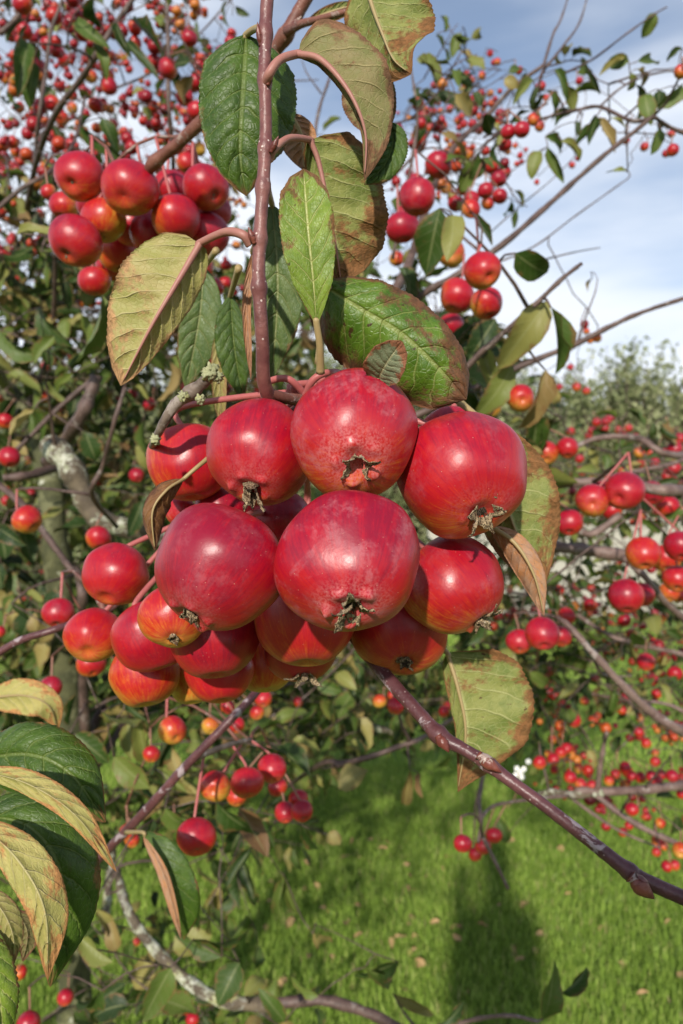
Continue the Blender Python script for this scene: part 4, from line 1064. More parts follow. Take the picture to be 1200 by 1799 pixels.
# broad green leaf reaching right
HL([(574, 505, .266), (640, 545, .264), (705, 585, .263), (765, 640, .264), (820, 702, .268)], 72, 122, fold=(-.42, -.20), front='top', mats=('blotched', 'olive'), petiole=[(560, 640, .28), (566, 560, .275)], seed=9, relief=.6, curl=-.30, wave=.20, shape=[(0, .30), (.06, .55), (.2, .85), (.4, 1), (.6, .98), (.8, .78), (.93, .45), (1, 0)])
HL([(662, 672, .240), (678, 640, .232), (706, 600, .226)], 36, 35, fold=(.12, .1), curl=.25, front='top', mats=('small', 'olive'), seed=10, relief=.2, shape=[(0, .2), (.15, .65), (.4, 1), (.7, .95), (.9, .6), (1, .1)], petiole=[(640, 690, .262)])
# underside leaf behind the upper right apple
HL([(850, 742, .300), (872, 830, .298), (905, 930, .298), (952, 1040, .300)], 96, 60, fold=(-.25, -.3), mats=('olive', 'bright'), petiole=[(800, 700, .31)], seed=11, relief=.5, curl=-.1)
# curled dry leaf by it
HL([(862, 925, .285), (905, 955, .281), (938, 1010, .279), (956, 1082, .280)], 22, 34, fold=(-.3, -.5), mats=('dry', 'brown'), seed=12, relief=.3, curl=-.5, wave=.12, petiole=[(830, 900, .29)])
# tan underside leaf left of the stem
HL([(352, 427, .262), (312, 495, .259), (265, 575, .258), (212, 678, .262)], 48, 96, fold=(-.45, -.12), mats=('tan', 'mid'), petiole=[(440, 428, .252), (425, 412, .250), (395, 408, .254)], pet_mat=PET_PINK, seed=13, relief=.6, curl=-.22, wave=.09, pr=.0013, shape=[(0, .30), (.05, .62), (.15, .86), (.35, 1), (.6, .86), (.8, .58), (.93, .28), (1, 0)])
# leaves hanging behind
HL([(358, 470, .365), (350, 560, .365), (326, 685, .37)], 40, 34, fold=(.15, .15), front='top', mats=('mid', 'olive'), seed=14, petiole=[(380, 440, .34)])
HL([(405, 520, .345), (412, 610, .345), (428, 706, .35)], 24, 34, fold=(.1, .3), front='top', mats=('dark', 'olive'), seed=15, petiole=[(420, 470, .32)])
HL([(478, 360, .310), (488, 500, .312), (478, 668, .32)], 46, 48, fold=(.12, .12), front='top', mats=('mid', 'olive'), seed=16, petiole=[(468, 330, .26)])
HL([(445, 440, .288), (434, 540, .288), (441, 668, .29)], 10, 12, fold=(.8, .8), mats=('dry', 'brown'), seed=17, petiole=[(455, 420, .262)], midrib=False)
HL([(392, 560, .36), (385, 640, .36), (390, 760, .37)], 14, 16, fold=(.4, .4), mats=('tan', 'brown'), seed=18, midrib=False)
HL([(560, 470, .34), (600, 540, .35), (640, 640, .36)], 50, 60, fold=(.1, .2), front='top', mats=('bright', 'olive'), seed=19)
# dead brown leaf over the left apple
HL([(322, 842, .278), (292, 862, .270), (268, 900, .268), (272, 968, .270)], 30, 22, fold=(-.5, -.6), mats=('brown', 'brown'), petiole=[(372, 800, .285), (345, 822, .279)], pet_mat=PET_GREEN, seed=20, curl=-.6, wave=.15, relief=.3, pr=.0007)

spur_twig = thing('dead_spur', P(272, 775, .275), 'short dead grey twig with lichen crusted knobs above the left apple', 'twig')
stem_mesh([(262, 800, .330), (276, 765, .285), (305, 715, .275), (335, 690, .272), (362, 668, .270), (374, 655, .270)], [7, 7, 10, 11, 10, 9], 12, 8, nodes=[(335, 690)], wob=.05).build('stem', BARK_DEAD, spur_twig)
for (x, y, rr, s) in [(370, 656, 13, 1), (352, 702, 8, 2), (322, 696, 8, 3), (273, 772, 8, 4), (384, 662, 8, 5), (376, 648, 8, 6), (362, 655, 8, 7)]:
    m = MB(); c = P(x, y, .268)
    m.blob(c, rr / F * .268, 0.9, 22, 16, seed=s * 3.3, freq=2.6)
    m.build('lichen_knob', LICHEN, spur_twig)

# bare purple twig leaving the cluster at lower right
bare = thing('bare_twig', P(1210, 1575, .255), 'bare purple brown twig with silvery peeling skin and pointed buds, sloping out below the cluster', 'twig')
stem_mesh([(560, 1010, .345), (625, 1120, .318), (680, 1190, .300), (735, 1252, .288), (772, 1292, .282), (812, 1315, .278), (858, 1343, .274), (905, 1378, .270), (960, 1418, .266), (1030, 1472, .262), (1100, 1527, .258), (1140, 1550, .256), (1230, 1590, .252)], [12, 12, 12, 12, 14, 11, 12, 11, 11, 11.5, 13, 13, 13], 18, 10, nodes=[(772, 1290), (858, 1343), (1105, 1532)], knob=.25, wob=.02).build('stem', BARK_PURPLE, bare)
bud(bare, (770, 1292, .279), (789, 1322, .276), 10 / F * .28)
bud(bare, (840, 1326, .270), (882, 1358, .266), 11 / F * .27)
bud(bare, (1108, 1540, .252), (1150, 1580, .249), 15 / F * .25)
hero_leaf(bare, [(786, 1148, .330), (806, 1215, .327), (818, 1290, .326), (804, 1392, .330)], 128, 24, fold=(-.14, -.5), mats=('olive', 'mid'), seed=21, relief=.5, curl=-.08, petiole=[(760, 1120, .335)], shape=[(0, .10), (.06, .62), (.2, .92), (.4, 1), (.6, .85), (.75, .52), (.88, .22), (1, 0)])

# bough that carries the fruit at upper left
bough = thing('crab_apple_bough', P(545, -20, .42), 'red brown bough slanting behind the big dark leaf to the upper left apples', 'branch')
stem_mesh([(560, -40, .40), (528, 15, .405), (496, 70, .41), (440, 140, .43), (380, 190, .45), (345, 222, .46), (310, 255, .47), (272, 285, .48), (255, 312, .49), (250, 345, .50)], [11, 11, 12, 11, 11, 11, 10.5, 10, 8, 6], 14, 8, nodes=[(500, 62), (272, 285)], wob=.03).build('stem', BARK_RED, bough)
stem_mesh([(505, 55, .405), (530, 42, .39), (560, 34, .38), (610, 20, .37)], [9, 7, 6, 5], 10, 8).build('side_shoot', BARK_RED, bough)
hero_leaf(bough, [(540, 38, .385), (590, 18, .38), (640, 5, .38)], 12, 16, fold=(-.3, -.3), mats=('olive', 'dark'), seed=22)
bud(bough, (512, 52, .40), (530, 28, .395), 6 / F * .4)

# lower left branch
lower = thing('crab_apple_branch', P(120, 1560, .56), 'slender dark branch slanting up from the lower left behind the leaves, small apples along it', 'branch')
stem_mesh([(60, 1640, .60), (140, 1545, .57), (200, 1482, .55), (260, 1420, .53), (330, 1342, .52), (400, 1270, .52), (440, 1228, .53), (480, 1180, .56)], [8, 8, 8, 8.5, 8, 7.5, 7.5, 7], 12, 8, wob=.03).build('stem', BARK_PURPLE, lower)
stem_mesh([(-30, 1165, .48), (30, 1128, .48), (90, 1108, .48), (135, 1093, .49), (185, 1075, .50), (230, 1040, .50)], [7, 6.5, 6.5, 6.5, 6, 5], 10, 8, wob=.03).build('side_shoot', BARK_PURPLE, lower)
stem_mesh([(330, 1342, .52), (352, 1328, .54), (400, 1310, .58), (440, 1300, .62)], [6, 6, 5, 4], 9, 8, wob=.04).build('side_shoot', BARK_DEAD, lower)
hero_leaf(lower, [(250, 1462, .47), (290, 1520, .46), (318, 1590, .46), (322, 1652, .47)], 38, 14, fold=(.2, -.9), front='top', mats=('dark', 'dry'), seed=23, petiole=[(222, 1462, .50)], nu=50, nv=14)
hero_leaf(lower, [(252, 1470, .455), (285, 1530, .45), (306, 1600, .45), (318, 1650, .455)], 9, 12, fold=(-.4, -.6), mats=('dry', 'dry'), seed=24, nu=50, nv=12, midrib=False)
hero_leaf(lower, [(-30, 1228, .46), (40, 1222, .45), (85, 1240, .45), (102, 1285, .46)], 30, 34, fold=(-.2, -.3), mats=('yellow', 'mid'), seed=25, nu=50, nv=14)

# foreground leaves entering at lower left
leafy = thing('leafy_shoot', P(-60, 1450, .25), 'shoot of large yellowing curled leaves and dark glossy leaves entering low beside the branch', 'branch')
stem_mesh([(-90, 1250, .27), (-70, 1400, .26), (-60, 1560, .25), (-70, 1760, .25)], [10, 10, 10, 10], 10, 8).build('stem', BARK_SHOOT, leafy)
HF = lambda *a, **k: hero_leaf(leafy, *a, **k)
HF([(-50, 1335, .285), (50, 1325, .275), (125, 1360, .272), (186, 1445, .275)], 58, 78, fold=(-.25, -.15), front='top', mats=('dark', 'olive'), seed=31, relief=.7, curl=-.15)
HF([(-45, 1352, .250), (50, 1378, .243), (135, 1435, .240), (205, 1532, .243)], 26, 22, fold=(-.35, -.6), mats=('yellow', 'dark'), seed=32, relief=.45, curl=-.35, wave=.1, midrib=False)
HF([(-55, 1430, .262), (55, 1455, .256), (112, 1560, .255), (88, 1735, .262)], 68, 62, fold=(-.2, -.35), front='top', mats=('dark', 'olive'), seed=33, relief=.75, curl=-.2)
HF([(-45, 1440, .238), (30, 1510, .232), (78, 1600, .230), (84, 1722, .236)], 46, 34, fold=(-.25, -.45), mats=('yellow', 'dark'), seed=34, relief=.5, curl=-.25, wave=.1, midrib=False)
HF([(-40, 1560, .232), (0, 1595, .228), (22, 1640, .228), (26, 1690, .232)], 24, 22, fold=(-.3, -.4), mats=('tan', 'brown'), seed=35, curl=-.4, midrib=False)
HF([(-60, 1620, .225), (-20, 1680, .222), (0, 1760, .222), (5, 1850, .225)], 34, 34, fold=(-.2, -.2), front='top', mats=('bright', 'olive'), seed=36, serr=.12, relief=.6)
HF([(30, 1600, .275), (48, 1640, .275), (40, 1690, .278)], 22, 16, fold=(-.4, -.5), mats=('withered', 'brown'), seed=37, midrib=False)
for k in range(6):
    pass

# ------------------------------------------------------------------ the fruit behind, cluster by cluster
# clusters: key, skeleton, phrase, apples (px, py, radius px, eye dx, eye dy, red); a red of None is drawn at random
CL = []
def cluster(tree, phrase, group, rows, real=0.0145, dspread=0.04, single=None): CL.append((tree, phrase, group, rows, real, dspread, single))
cluster('bough', 'in the upper left cluster', 'crab apples of the upper left cluster', [
 (140, 310, 42, -.43, .36, .58), (228, 331, 49, -.30, .35, .60), (182, 388, 40, -.18, .80, .34), (133, 424, 46, -.45, .60, .62), (362, 330, 40, .45, .38, .64), (310, 384, 43, .20, .85, .56), (374, 372, 32, .3, .8, .6), (268, 410, 38, .1, .9, .58), (300, 330, 30, .1, .8, .6), (165, 360, 30, .1, .9, .6),
 (362, 412, 40, .2, .9, .66), (112, 362, 25, -.3, .8, .52), (86, 338, 14, .1, .9, .5), (236, 398, 38, .1, .9, .52), (207, 442, 38, .1, .9, .46), (197, 466, 28, .1, .9, .42), (166, 494, 28, 0, .95, .42), (376, 505, 17, .2, .8, .6), (350, 470, 24, .2, .8, .5)], real=.0172)
cluster('lower', 'by the slender dark branch', 'crab apples by the slender dark branch', [
 (345, 1470, 34, .10, .85, .62), (378, 1382, 27, -.15, .30, .36), (434, 1375, 29, .12, .90, .46), (478, 1350, 25, .2, .85, .50), (488, 1383, 17, .2, .8, .42), (416, 1398, 18, .1, .9, .36), (524, 1404, 17, .3, .7, .52), (501, 1427, 18, .1, .85, .60), (531, 1425, 19, .2, .8, .56),
 (303, 1283, 25, .35, .62, .26), (370, 1275, 15, .1, .8, .10), (266, 1325, 15, .1, .8, .36), (400, 1242, 13, .1, .8, .6), (416, 1274, 14, 0, .8, .55), (463, 1228, 15, 0, .8, .42), (452, 1252, 13, .1, .7, .3), (103, 1077, 27, -.1, .85, .55), (160, 1166, 25, .2, .8, .46), (90, 1207, 19, 0, .9, .6), (0, 1110, 10, 0, .8, .5), (225, 1462, 15, .1, .8, .3), (232, 1476, 13, .2, .8, .36), (308, 1440, 8, 0, .8, .4)], real=.0115)
cluster('left', 'round the lichened limb', 'crab apples around the lichened limb', [
 (10, 740, 14, .3, .5, .44), (17, 803, 18, .1, .8, .62), (48, 913, 25, .55, .60, .34), (173, 945, 22, .1, .9, .42), (240, 835, 13, .3, .6, .62), (172, 848, 10, 0, .8, .45), (200, 865, 9, 0, .8, .3), (55, 868, 9, .1, .8, .6), (12, 880, 10, 0, .8, .5), (45, 955, 10, .1, .8, .55), (237, 920, 8, .1, .8, .6),
 (82, 643, 10, .1, .8, .45), (129, 626, 10, .1, .8, .5), (77, 698, 10, .1, .8, .4), (92, 724, 9, .1, .8, .58), (104, 727, 9, .1, .8, .58), (87, 767, 9, .1, .8, .55), (48, 811, 7, .1, .8, .4), (140, 505, 8, .1, .8, .5), (160, 533, 9, .1, .8, .5), (143, 532, 9, .1, .8, .5), (262, 711, 12, .1, .8, .5), (376, 624, 17, .1, .8, .65), (381, 604, 12, .1, .8, .6), (330, 682, 13, .1, .8, .5), (396, 684, 12, .1, .8, .5), (395, 498, 12, .1, .8, .5), (422, 592, 13, .1, .8, .6), (398, 655, 8, .1, .8, .5)])
cluster('left', 'against the upper left sky', 'crab apples against the sky at the upper left', [
 (40, 8, 17, .2, .7, .52), (43, 55, 14, -.1, .6, .46), (85, 80, 14, 0, .8, .6), (62, 113, 14, .1, .5, .58), (112, 105, 11, .1, .8, .5), (160, 135, 11, .1, .4, .2), (190, 133, 12, .1, .6, .36), (192, 152, 14, .1, .8, .5), (152, 163, 10, 0, .8, .55), (168, 185, 13, .1, .8, .52), (128, 168, 9, .1, .7, .36), (127, 190, 10, 0, .5, .2), (92, 182, 14, .1, .8, .46), (110, 208, 12, 0, .8, .45), (35, 188, 9, 0, .8, .6),
 (102, 248, 13, .1, .8, .48), (126, 255, 12, .1, .8, .42), (333, 68, 14, .1, .7, .62), (295, 120, 17, 0, .9, .66), (325, 171, 15, .2, .5, .60), (345, 145, 15, .1, .8, .5), (345, 195, 16, .1, .8, .4), (350, 262, 12, .1, .6, .2), (328, 286, 17, .1, .8, .38), (315, 312, 15, .1, .8, .6), (218, 101, 7, .1, .6, .02), (227, 122, 7, .1, .8, .6), (308, 86, 7, 0, .8, .65), (260, 125, 7, 0, .8, .62), (260, 147, 6, 0, .8, .62), (228, 158, 5, 0, .8, .6), (218, 170, 6, 0, .8, .6), (216, 197, 6, 0, .8, .55), (15, 220, 9, 0, .8, .6), (48, 235, 11, 0, .8, .6), (22, 250, 11, 0, .8, .55), (8, 255, 10, 0, .8, .6), (28, 266, 10, 0, .8, .55), (60, 277, 10, .1, .4, .5), (10, 277, 9, 0, .8, .5), (80, 292, 7, 0, .8, .35), (118, 12, 9, 0, .8, .6), (130, 25, 9, 0, .8, .6), (143, 20, 9, 0, .8, .6), (348, 22, 6, 0, .8, .5), (360, 25, 6, 0, .8, .5), (20, 65, 9, 0, .8, .55), (8, 140, 8, 0, .8, .45), (150, 200, 9, 0, .8, .55), (178, 225, 7, 0, .8, .6), (140, 225, 8, 0, .8, .5), (70, 205, 8, 0, .8, .6), (25, 350, 9, 0, .8, .4), (45, 365, 8, 0, .8, .4), (70, 375, 8, 0, .8, .4), (32, 380, 9, 0, .8, .4), (10, 360, 8, 0, .8, .6)])
cluster('upper', 'right of the hanging leaves', 'crab apples on the bough behind the hanging leaves', [
 (770, 290, 24, .2, .8, .50), (733, 346, 32, .0, .90, .66), (706, 400, 29, .2, .85, .68), (716, 376, 20, .2, .9, .64), (730, 322, 17, .1, .8, .62), (792, 445, 25, .02, .12, .30), (848, 475, 32, .42, .36, .50), (802, 520, 31, -.25, .80, .46), (855, 533, 29, .25, .85, .44), (793, 572, 22, .1, .9, .60), (697, 455, 13, .1, .8, .36), (805, 268, 13, .1, .8, .42), (822, 270, 12, .1, .8, .5), (783, 330, 11, .1, .8, .5), (812, 605, 10, .1, .8, .55)], real=.0170)
cluster('upper', 'bunched against the pale sky', 'dusky crab apples bunched against the pale sky', [
 (876, 315, 14, .3, .7, .66), (853, 335, 14, 0, .8, .62), (878, 345, 14, .2, .8, .66), (857, 357, 12, 0, .8, .6), (828, 367, 16, 0, .6, .42), (828, 350, 14, .1, .8, .55), (800, 358, 14, -.1, .8, .64), (812, 333, 11, 0, .7, .5), (795, 345, 10, 0, .7, .55)], real=.0115)
cluster('upper', 'on the high bough', 'small crab apples on the high bough against the sky', [
 (893, 232, 13, .1, .8, .52), (917, 228, 14, .1, .8, .58), (937, 210, 11, .1, .8, .55), (948, 222, 9, .1, .8, .6), (861, 94, 6, 0, .8, .6), (868, 110, 6, 0, .8, .55), (874, 108, 6, 0, .8, .55), (820, 130, 6, 0, .8, .55), (828, 141, 7, 0, .8, .55), (821, 148, 6, 0, .8, .55), (847, 133, 7, 0, .8, .6), (815, 152, 5, 0, .8, .55), (763, 150, 7, 0, .8, .65), (775, 170, 7, 0, .8, .5), (740, 217, 10, 0, .8, .62), (775, 212, 8, 0, .8, .6), (790, 192, 7, 0, .8, .6), (830, 218, 8, 0, .8, .62), (815, 218, 7, 0, .8, .6), (843, 205, 7, 0, .8, .6), (860, 215, 8, 0, .8, .6), (877, 213, 8, 0, .8, .6), (887, 200, 7, 0, .8, .6), (842, 230, 7, 0, .8, .6), (855, 228, 6, 0, .8, .6), (950, 152, 9, 0, .8, .5), (960, 172, 6, 0, .8, .5), (912, 124, 7, 0, .8, .55), (1018, 142, 7, 0, .8, .6), (1027, 154, 6, 0, .8, .55), (1132, 258, 8, .1, .8, .4), (1182, 264, 11, .1, .8, .55), (1170, 270, 7, 0, .8, .5), (1180, 235, 7, 0, .8, .5), (1100, 247, 7, 0, .8, .5), (1196, 126, 12, 0, .8, .6), (1005, 290, 6, 0, .8, .6), (1015, 278, 5, 0, .8, .6), (943, 320, 5, 0, .8, .6), (892, 266, 6, 0, .8, .5), (905, 256, 5, 0, .8, .5), (914, 273, 6, 0, .8, .6), (908, 288, 5, 0, .8, .5), (924, 263, 4, 0, .8, .5), (1037, 597, 7, 0, .8, .45), (1049, 594, 8, 0, .8, .45), (1027, 570, 8, 0, .8, .6), (1030, 582, 6, 0, .8, .55), (805, 212, 7, 0, .8, .6), (755, 225, 7, 0, .8, .6), (735, 232, 6, 0, .8, .5)], real=.0085)
cluster('upper', 'in leaves above the hedge', 'crab apples among the leaves above the hedge', [
 (862, 715, 19, .1, .6, .18), (914, 700, 24, .18, .12, .42), (855, 665, 10, 0, .8, .62), (1013, 680, 8, 0, .8, .58), (1030, 687, 7, 0, .8, .55), (1002, 645, 6, 0, .8, .55), (983, 680, 6, 0, .8, .6)], real=.0135)
cluster('right', 'in front of the hedge', 'crab apples on the twigs in front of the hedge', [
 (940, 782, 19, 0, .8, .58), (960, 796, 21, .05, .6, .28), (997, 787, 19, .05, .8, .42), (1002, 758, 8, 0, .7, .4), (1097, 862, 34, -.30, .42, .66), (1040, 880, 29, .05, .22, .38), (1062, 868, 25, .1, .8, .62), (1075, 897, 17, .1, .8, .44), (1145, 866, 22, .1, .8, .66), (1173, 890, 20, .1, .8, .5), (1000, 918, 24, 0, .8, .52), (1130, 972, 29, .1, .85, .24), (1170, 981, 25, .1, .85, .32), (1195, 960, 28, .1, .8, .55), (1190, 1017, 24, 0, .8, .46), (1176, 1040, 18, 0, .8, .28), (1192, 1046, 13, 0, .8, .3), (1100, 1047, 31, .05, .88, .66), (1128, 1045, 21, .1, .8, .56), (1097, 1090, 12, 0, .8, .7), (995, 1083, 16, 0, .8, .40), (953, 1113, 29, .10, .80, .58), (985, 1118, 19, .1, .8, .60), (912, 1127, 22, 0, .8, .52), (1135, 1163, 16, 0, .8, .44), (1165, 1160, 10, 0, .5, .08), (1186, 1183, 13, 0, .8, .5), (1008, 1265, 13, 0, .8, .56),
 (1048, 742, 8, 0, .8, .62), (1065, 740, 9, 0, .8, .62), (1073, 733, 8, 0, .8, .6), (1062, 752, 8, 0, .8, .62), (1040, 757, 8, 0, .8, .62), (1034, 766, 7, 0, .8, .6), (1051, 770, 7, 0, .8, .62), (1088, 755, 8, 0, .8, .6), (1105, 752, 7, 0, .8, .62), (1096, 766, 7, 0, .8, .6), (1117, 768, 7, 0, .8, .62), (1123, 795, 10, 0, .8, .4), (1144, 795, 9, 0, .8, .42), (1150, 813, 9, 0, .8, .58), (1170, 795, 9, 0, .8, .5), (1185, 788, 13, 0, .8, .62), (1195, 770, 10, 0, .8, .6), (1183, 823, 13, 0, .8, .6), (1174, 832, 10, 0, .8, .6), (1018, 806, 8, 0, .8, .58), (1022, 828, 9, 0, .8, .56), (1010, 832, 8, 0, .8, .5), (1015, 1030, 10, 0, .8, .66), (1037, 1062, 12, 0, .8, .6), (1030, 1076, 11, 0, .8, .5), (1150, 1077, 8, 0, .8, .62), (1168, 1083, 8, 0, .8, .25), (985, 1152, 9, 0, .8, .3), (992, 1158, 8, 0, .8, .2), (967, 1178, 8, 0, .8, .52), (960, 1186, 8, 0, .8, .5), (1070, 1150, 11, 0, .8, .56), (1040, 1124, 6, 0, .8, .6), (1038, 1134, 7, 0, .8, .1), (1045, 1192, 8, 0, .8, .46), (1148, 1195, 10, 0, .8, .66), (970, 1075, 9, 0, .8, .6), (940, 1070, 9, 0, .8, .6)], real=.0150)
cluster('right', 'drooping over the lawn', 'crab apples on the drooping twigs over the lawn', [
 (948, 1340, 12, 0, .8, .48), (972, 1334, 11, 0, .8, .46), (985, 1322, 10, 0, .8, .5), (995, 1315, 10, 0, .8, .52), (965, 1325, 8, 0, .8, .4), (970, 1300, 8, 0, .7, .2), (1016, 1350, 9, 0, .8, .4), (1002, 1366, 11, 0, .8, .54), (1020, 1378, 11, 0, .8, .52), (1040, 1380, 10, 0, .8, .5), (1026, 1394, 9, 0, .8, .5), (1070, 1372, 9, 0, .8, .36), (1081, 1360, 9, 0, .8, .45), (1098, 1349, 11, 0, .8, .58), (1110, 1363, 9, 0, .8, .56), (1125, 1366, 10, 0, .8, .52), (1145, 1364, 10, 0, .8, .56), (1153, 1374, 11, 0, .8, .48), (1161, 1361, 9, 0, .8, .5), (1181, 1363, 11, 0, .8, .55), (1198, 1394, 10, 0, .8, .56), (1063, 1405, 8, 0, .8, .6), (1058, 1422, 7, 0, .8, .5), (1110, 1422, 12, 0, .8, .6), (1105, 1450, 8, 0, .8, .55), (1095, 1462, 8, 0, .8, .54), (1064, 1452, 8, 0, .8, .52), (1136, 1435, 8, 0, .8, .45), (1160, 1446, 9, 0, .8, .5), (1155, 1478, 11, 0, .8, .56), (1166, 1486, 8, 0, .8, .56), (1153, 1497, 8, 0, .8, .5), (1172, 1522, 10, 0, .8, .5), (1186, 1520, 9, 0, .8, .48), (1196, 1494, 14, 0, .5, .12), (1027, 1232, 8, 0, .8, .5), (1100, 1225, 9, 0, .8, .62), (1092, 1247, 9, 0, .8, .58), (1115, 1228, 8, 0, .8, .62), (1126, 1214, 8, 0, .8, .6), (1153, 1219, 9, 0, .8, .56), (1122, 1286, 9, 0, .8, .56), (1135, 1306, 9, 0, .8, .34), (1150, 1322, 7, 0, .5, .12), (1151, 1338, 9, 0, .8, .45),
 (813, 1482, 16, .1, .8, .60), (835, 1501, 12, 0, .8, .62), (849, 1487, 14, 0, .8, .55), (868, 1468, 14, 0, .8, .56)], real=.0105)
cluster('left', 'in low leaves beneath the cluster', 'crab apples among the low leaves behind the front cluster', [
 (667, 1232, 12, 0, .8, .24), (695, 1240, 15, 0, .8, .50), (691, 1221, 11, 0, .8, .6), (524, 1233, 9, 0, .8, .5), (780, 1250, 10, 0, .8, .6), (787, 1240, 8, 0, .8, .6), (36, 1708, 12, 0, .8, .42), (115, 1752, 14, -.2, .8, .55), (50, 1798, 20, 0, .8, .6), (330, 1775, 10, 0, .8, .5), (338, 1791, 12, 0, .8, .5), (240, 1655, 7, 0, .8, .4), (160, 1490, 9, 0, .8, .6)], real=.0115)

BSK = {'left': left, 'right': right, 'upper': upper}
class LooseSk(Skeleton): pass
bough_sk = Skeleton()
bough_sk.addnodes([tuple(P(*p)) for p in [(345, 222, .46), (310, 255, .47), (272, 285, .48), (255, 312, .49), (250, 345, .50)]], [.003] * 5)
lower_sk = Skeleton()
lower_sk.addnodes(catmull([P(*p) for p in [(60, 1640, .60), (140, 1545, .57), (200, 1482, .55), (260, 1420, .53), (330, 1342, .52), (400, 1270, .52), (440, 1228, .53)]], 8), [.003] * 60)
lower_sk.addnodes(catmull([P(*p) for p in [(-30, 1165, .48), (30, 1128, .48), (90, 1108, .48), (135, 1093, .49), (185, 1075, .50)]], 6), [.003] * 60)
lower_sk.addnodes(catmull([P(*p) for p in [(330, 1342, .52), (352, 1328, .54), (400, 1310, .58), (440, 1300, .62)]], 6), [.002] * 60)
BSK['bough'] = bough_sk; BSK['lower'] = lower_sk

ORD = ['first', 'second', 'third', 'fourth', 'fifth', 'sixth', 'seventh', 'eighth', 'ninth', 'tenth', 'eleventh', 'twelfth', 'thirteenth', 'fourteenth', 'fifteenth', 'sixteenth', 'seventeenth', 'eighteenth', 'nineteenth', 'twentieth'] + ['twenty ' + w for w in ('first', 'second', 'third', 'fourth', 'fifth', 'sixth', 'seventh', 'eighth', 'ninth')] + ['thirtieth'] + ['thirty ' + w for w in ('first', 'second', 'third', 'fourth', 'fifth', 'sixth', 'seventh', 'eighth', 'ninth')]
def hue(red): return 'golden' if red < .15 else 'orange' if red < .33 else 'orange red' if red < .47 else 'red' if red < .6 else 'crimson'
n_far = 0
for tree, phrase, group, rows, real, dspread, single in CL:
    sk = BSK[tree]; prr = np.random.default_rng(len(rows) * 7 + 1)
    size_of = lambda r: 'larger' if r[2] >= 13 else 'small' if r[2] >= 9 else 'tiny'
    cnt = {}
    for r in rows: cnt.setdefault((size_of(r), hue(r[5])), []).append(r)
    for v in cnt.values(): v.sort(key=lambda r: r[0])
    placed = []
    for row in rows:
        px, py, rp, dx, dy, red = row
        rr_ = real * (0.90 + 0.22 * prr.random())
        if tree in ('bough',): rr_ = real * (rp / 44.0) ** 0.7
        if tree == 'lower': rr_ = real * (rp / 24.0) ** 0.5
        d = rr_ * F / rp
        lim = {'right': (0.70, 2.6), 'left': (0.62, 3.0), 'upper': (0.50, 2.2)}.get(tree)
        if lim: d = min(max(d, lim[0]), lim[1])
        # not inside a neighbour
        for _ in range(60):
            c = P(px, py, d); r = rp / F * d
            if all((c - q).length > 0.92 * (r + s) for q, s in placed): break
            d *= 1.012
        placed.append((c, r))
        if rp < 13: dx, dy = dx + 0.5 * prr.standard_normal(), dy - 0.35 * abs(prr.standard_normal())
        nrm = math.hypot(dx, dy)
        if nrm > .97: dx, dy = dx / nrm * .97, dy / nrm * .97
        cd = cam_dir(px, py, dx, dy, 1 if rp >= 13 or prr.random() < .75 else -1)
        M = apple_matrix(c, r, cd, Vector((prr.standard_normal() * .4, -.35, 1.0)))
        me = (MID_ME if rp >= 13 else FAR_ME)[int(prr.integers(6 if rp >= 13 else 4))]
        o = link('crab_apple', me, M=M); WM[o.name] = M; n_far += 1
        o.color = (min(1, max(0, red + .05 * prr.standard_normal())), .12 + .3 * prr.random(), 0.0 if red < .6 else .05, 1)
        sz, hu = size_of(row), hue(red); same = cnt[(sz, hu)]; k = same.index(row)
        if len(same) == 1: lab = f'the one {sz} {hu} crab apple {phrase}'
        elif sz == 'tiny' and len(same) > 3: lab = f'tiny {hu} crab apple among others {phrase}'
        elif k == 0: lab = f'leftmost of the {sz} {hu} crab apples {phrase}'
        elif k == len(same) - 1: lab = f'rightmost of the {sz} {hu} crab apples {phrase}'
        else: lab = f'{ORD[k]} from left of the {sz} {hu} apples {phrase}'
        tag(o, lab, 'apple', group)
        if rp >= 13: link('calyx', CALYX_ME[int(prr.integers(4))], o, M=M)
        # stalk, then a twig to the nearest branch
        base = M @ Vector((0, 0, -0.72)); od = (M.to_3x3() @ Vector((0, 0, -1))).normalized()
        end = base + od * r * 0.6 + Vector((0, 0.35 * r, 1.0 * r + 0.008)) + Vector(prr.standard_normal(3)) * 0.15 * r
        i, dist = sk.near(end)
        if dist < 0.05: end = Vector(sk.p[i])
        if rp >= 7:
            m = MB(); cc = catmull([base, base + od * r * 0.5, end], 5)
            m.tube(cc, np.linspace(.0009, .0011, len(cc)) * (1.0 if rp < 25 else 1.1), 5); m.build('stalk', STALK_BROWN if rp < 25 else STALK, o)
        if dist >= 0.05 or tree in ('bough', 'lower'):
            sk.connect('fruit_twigs', end, r_end=.0011, r_max=.0028)

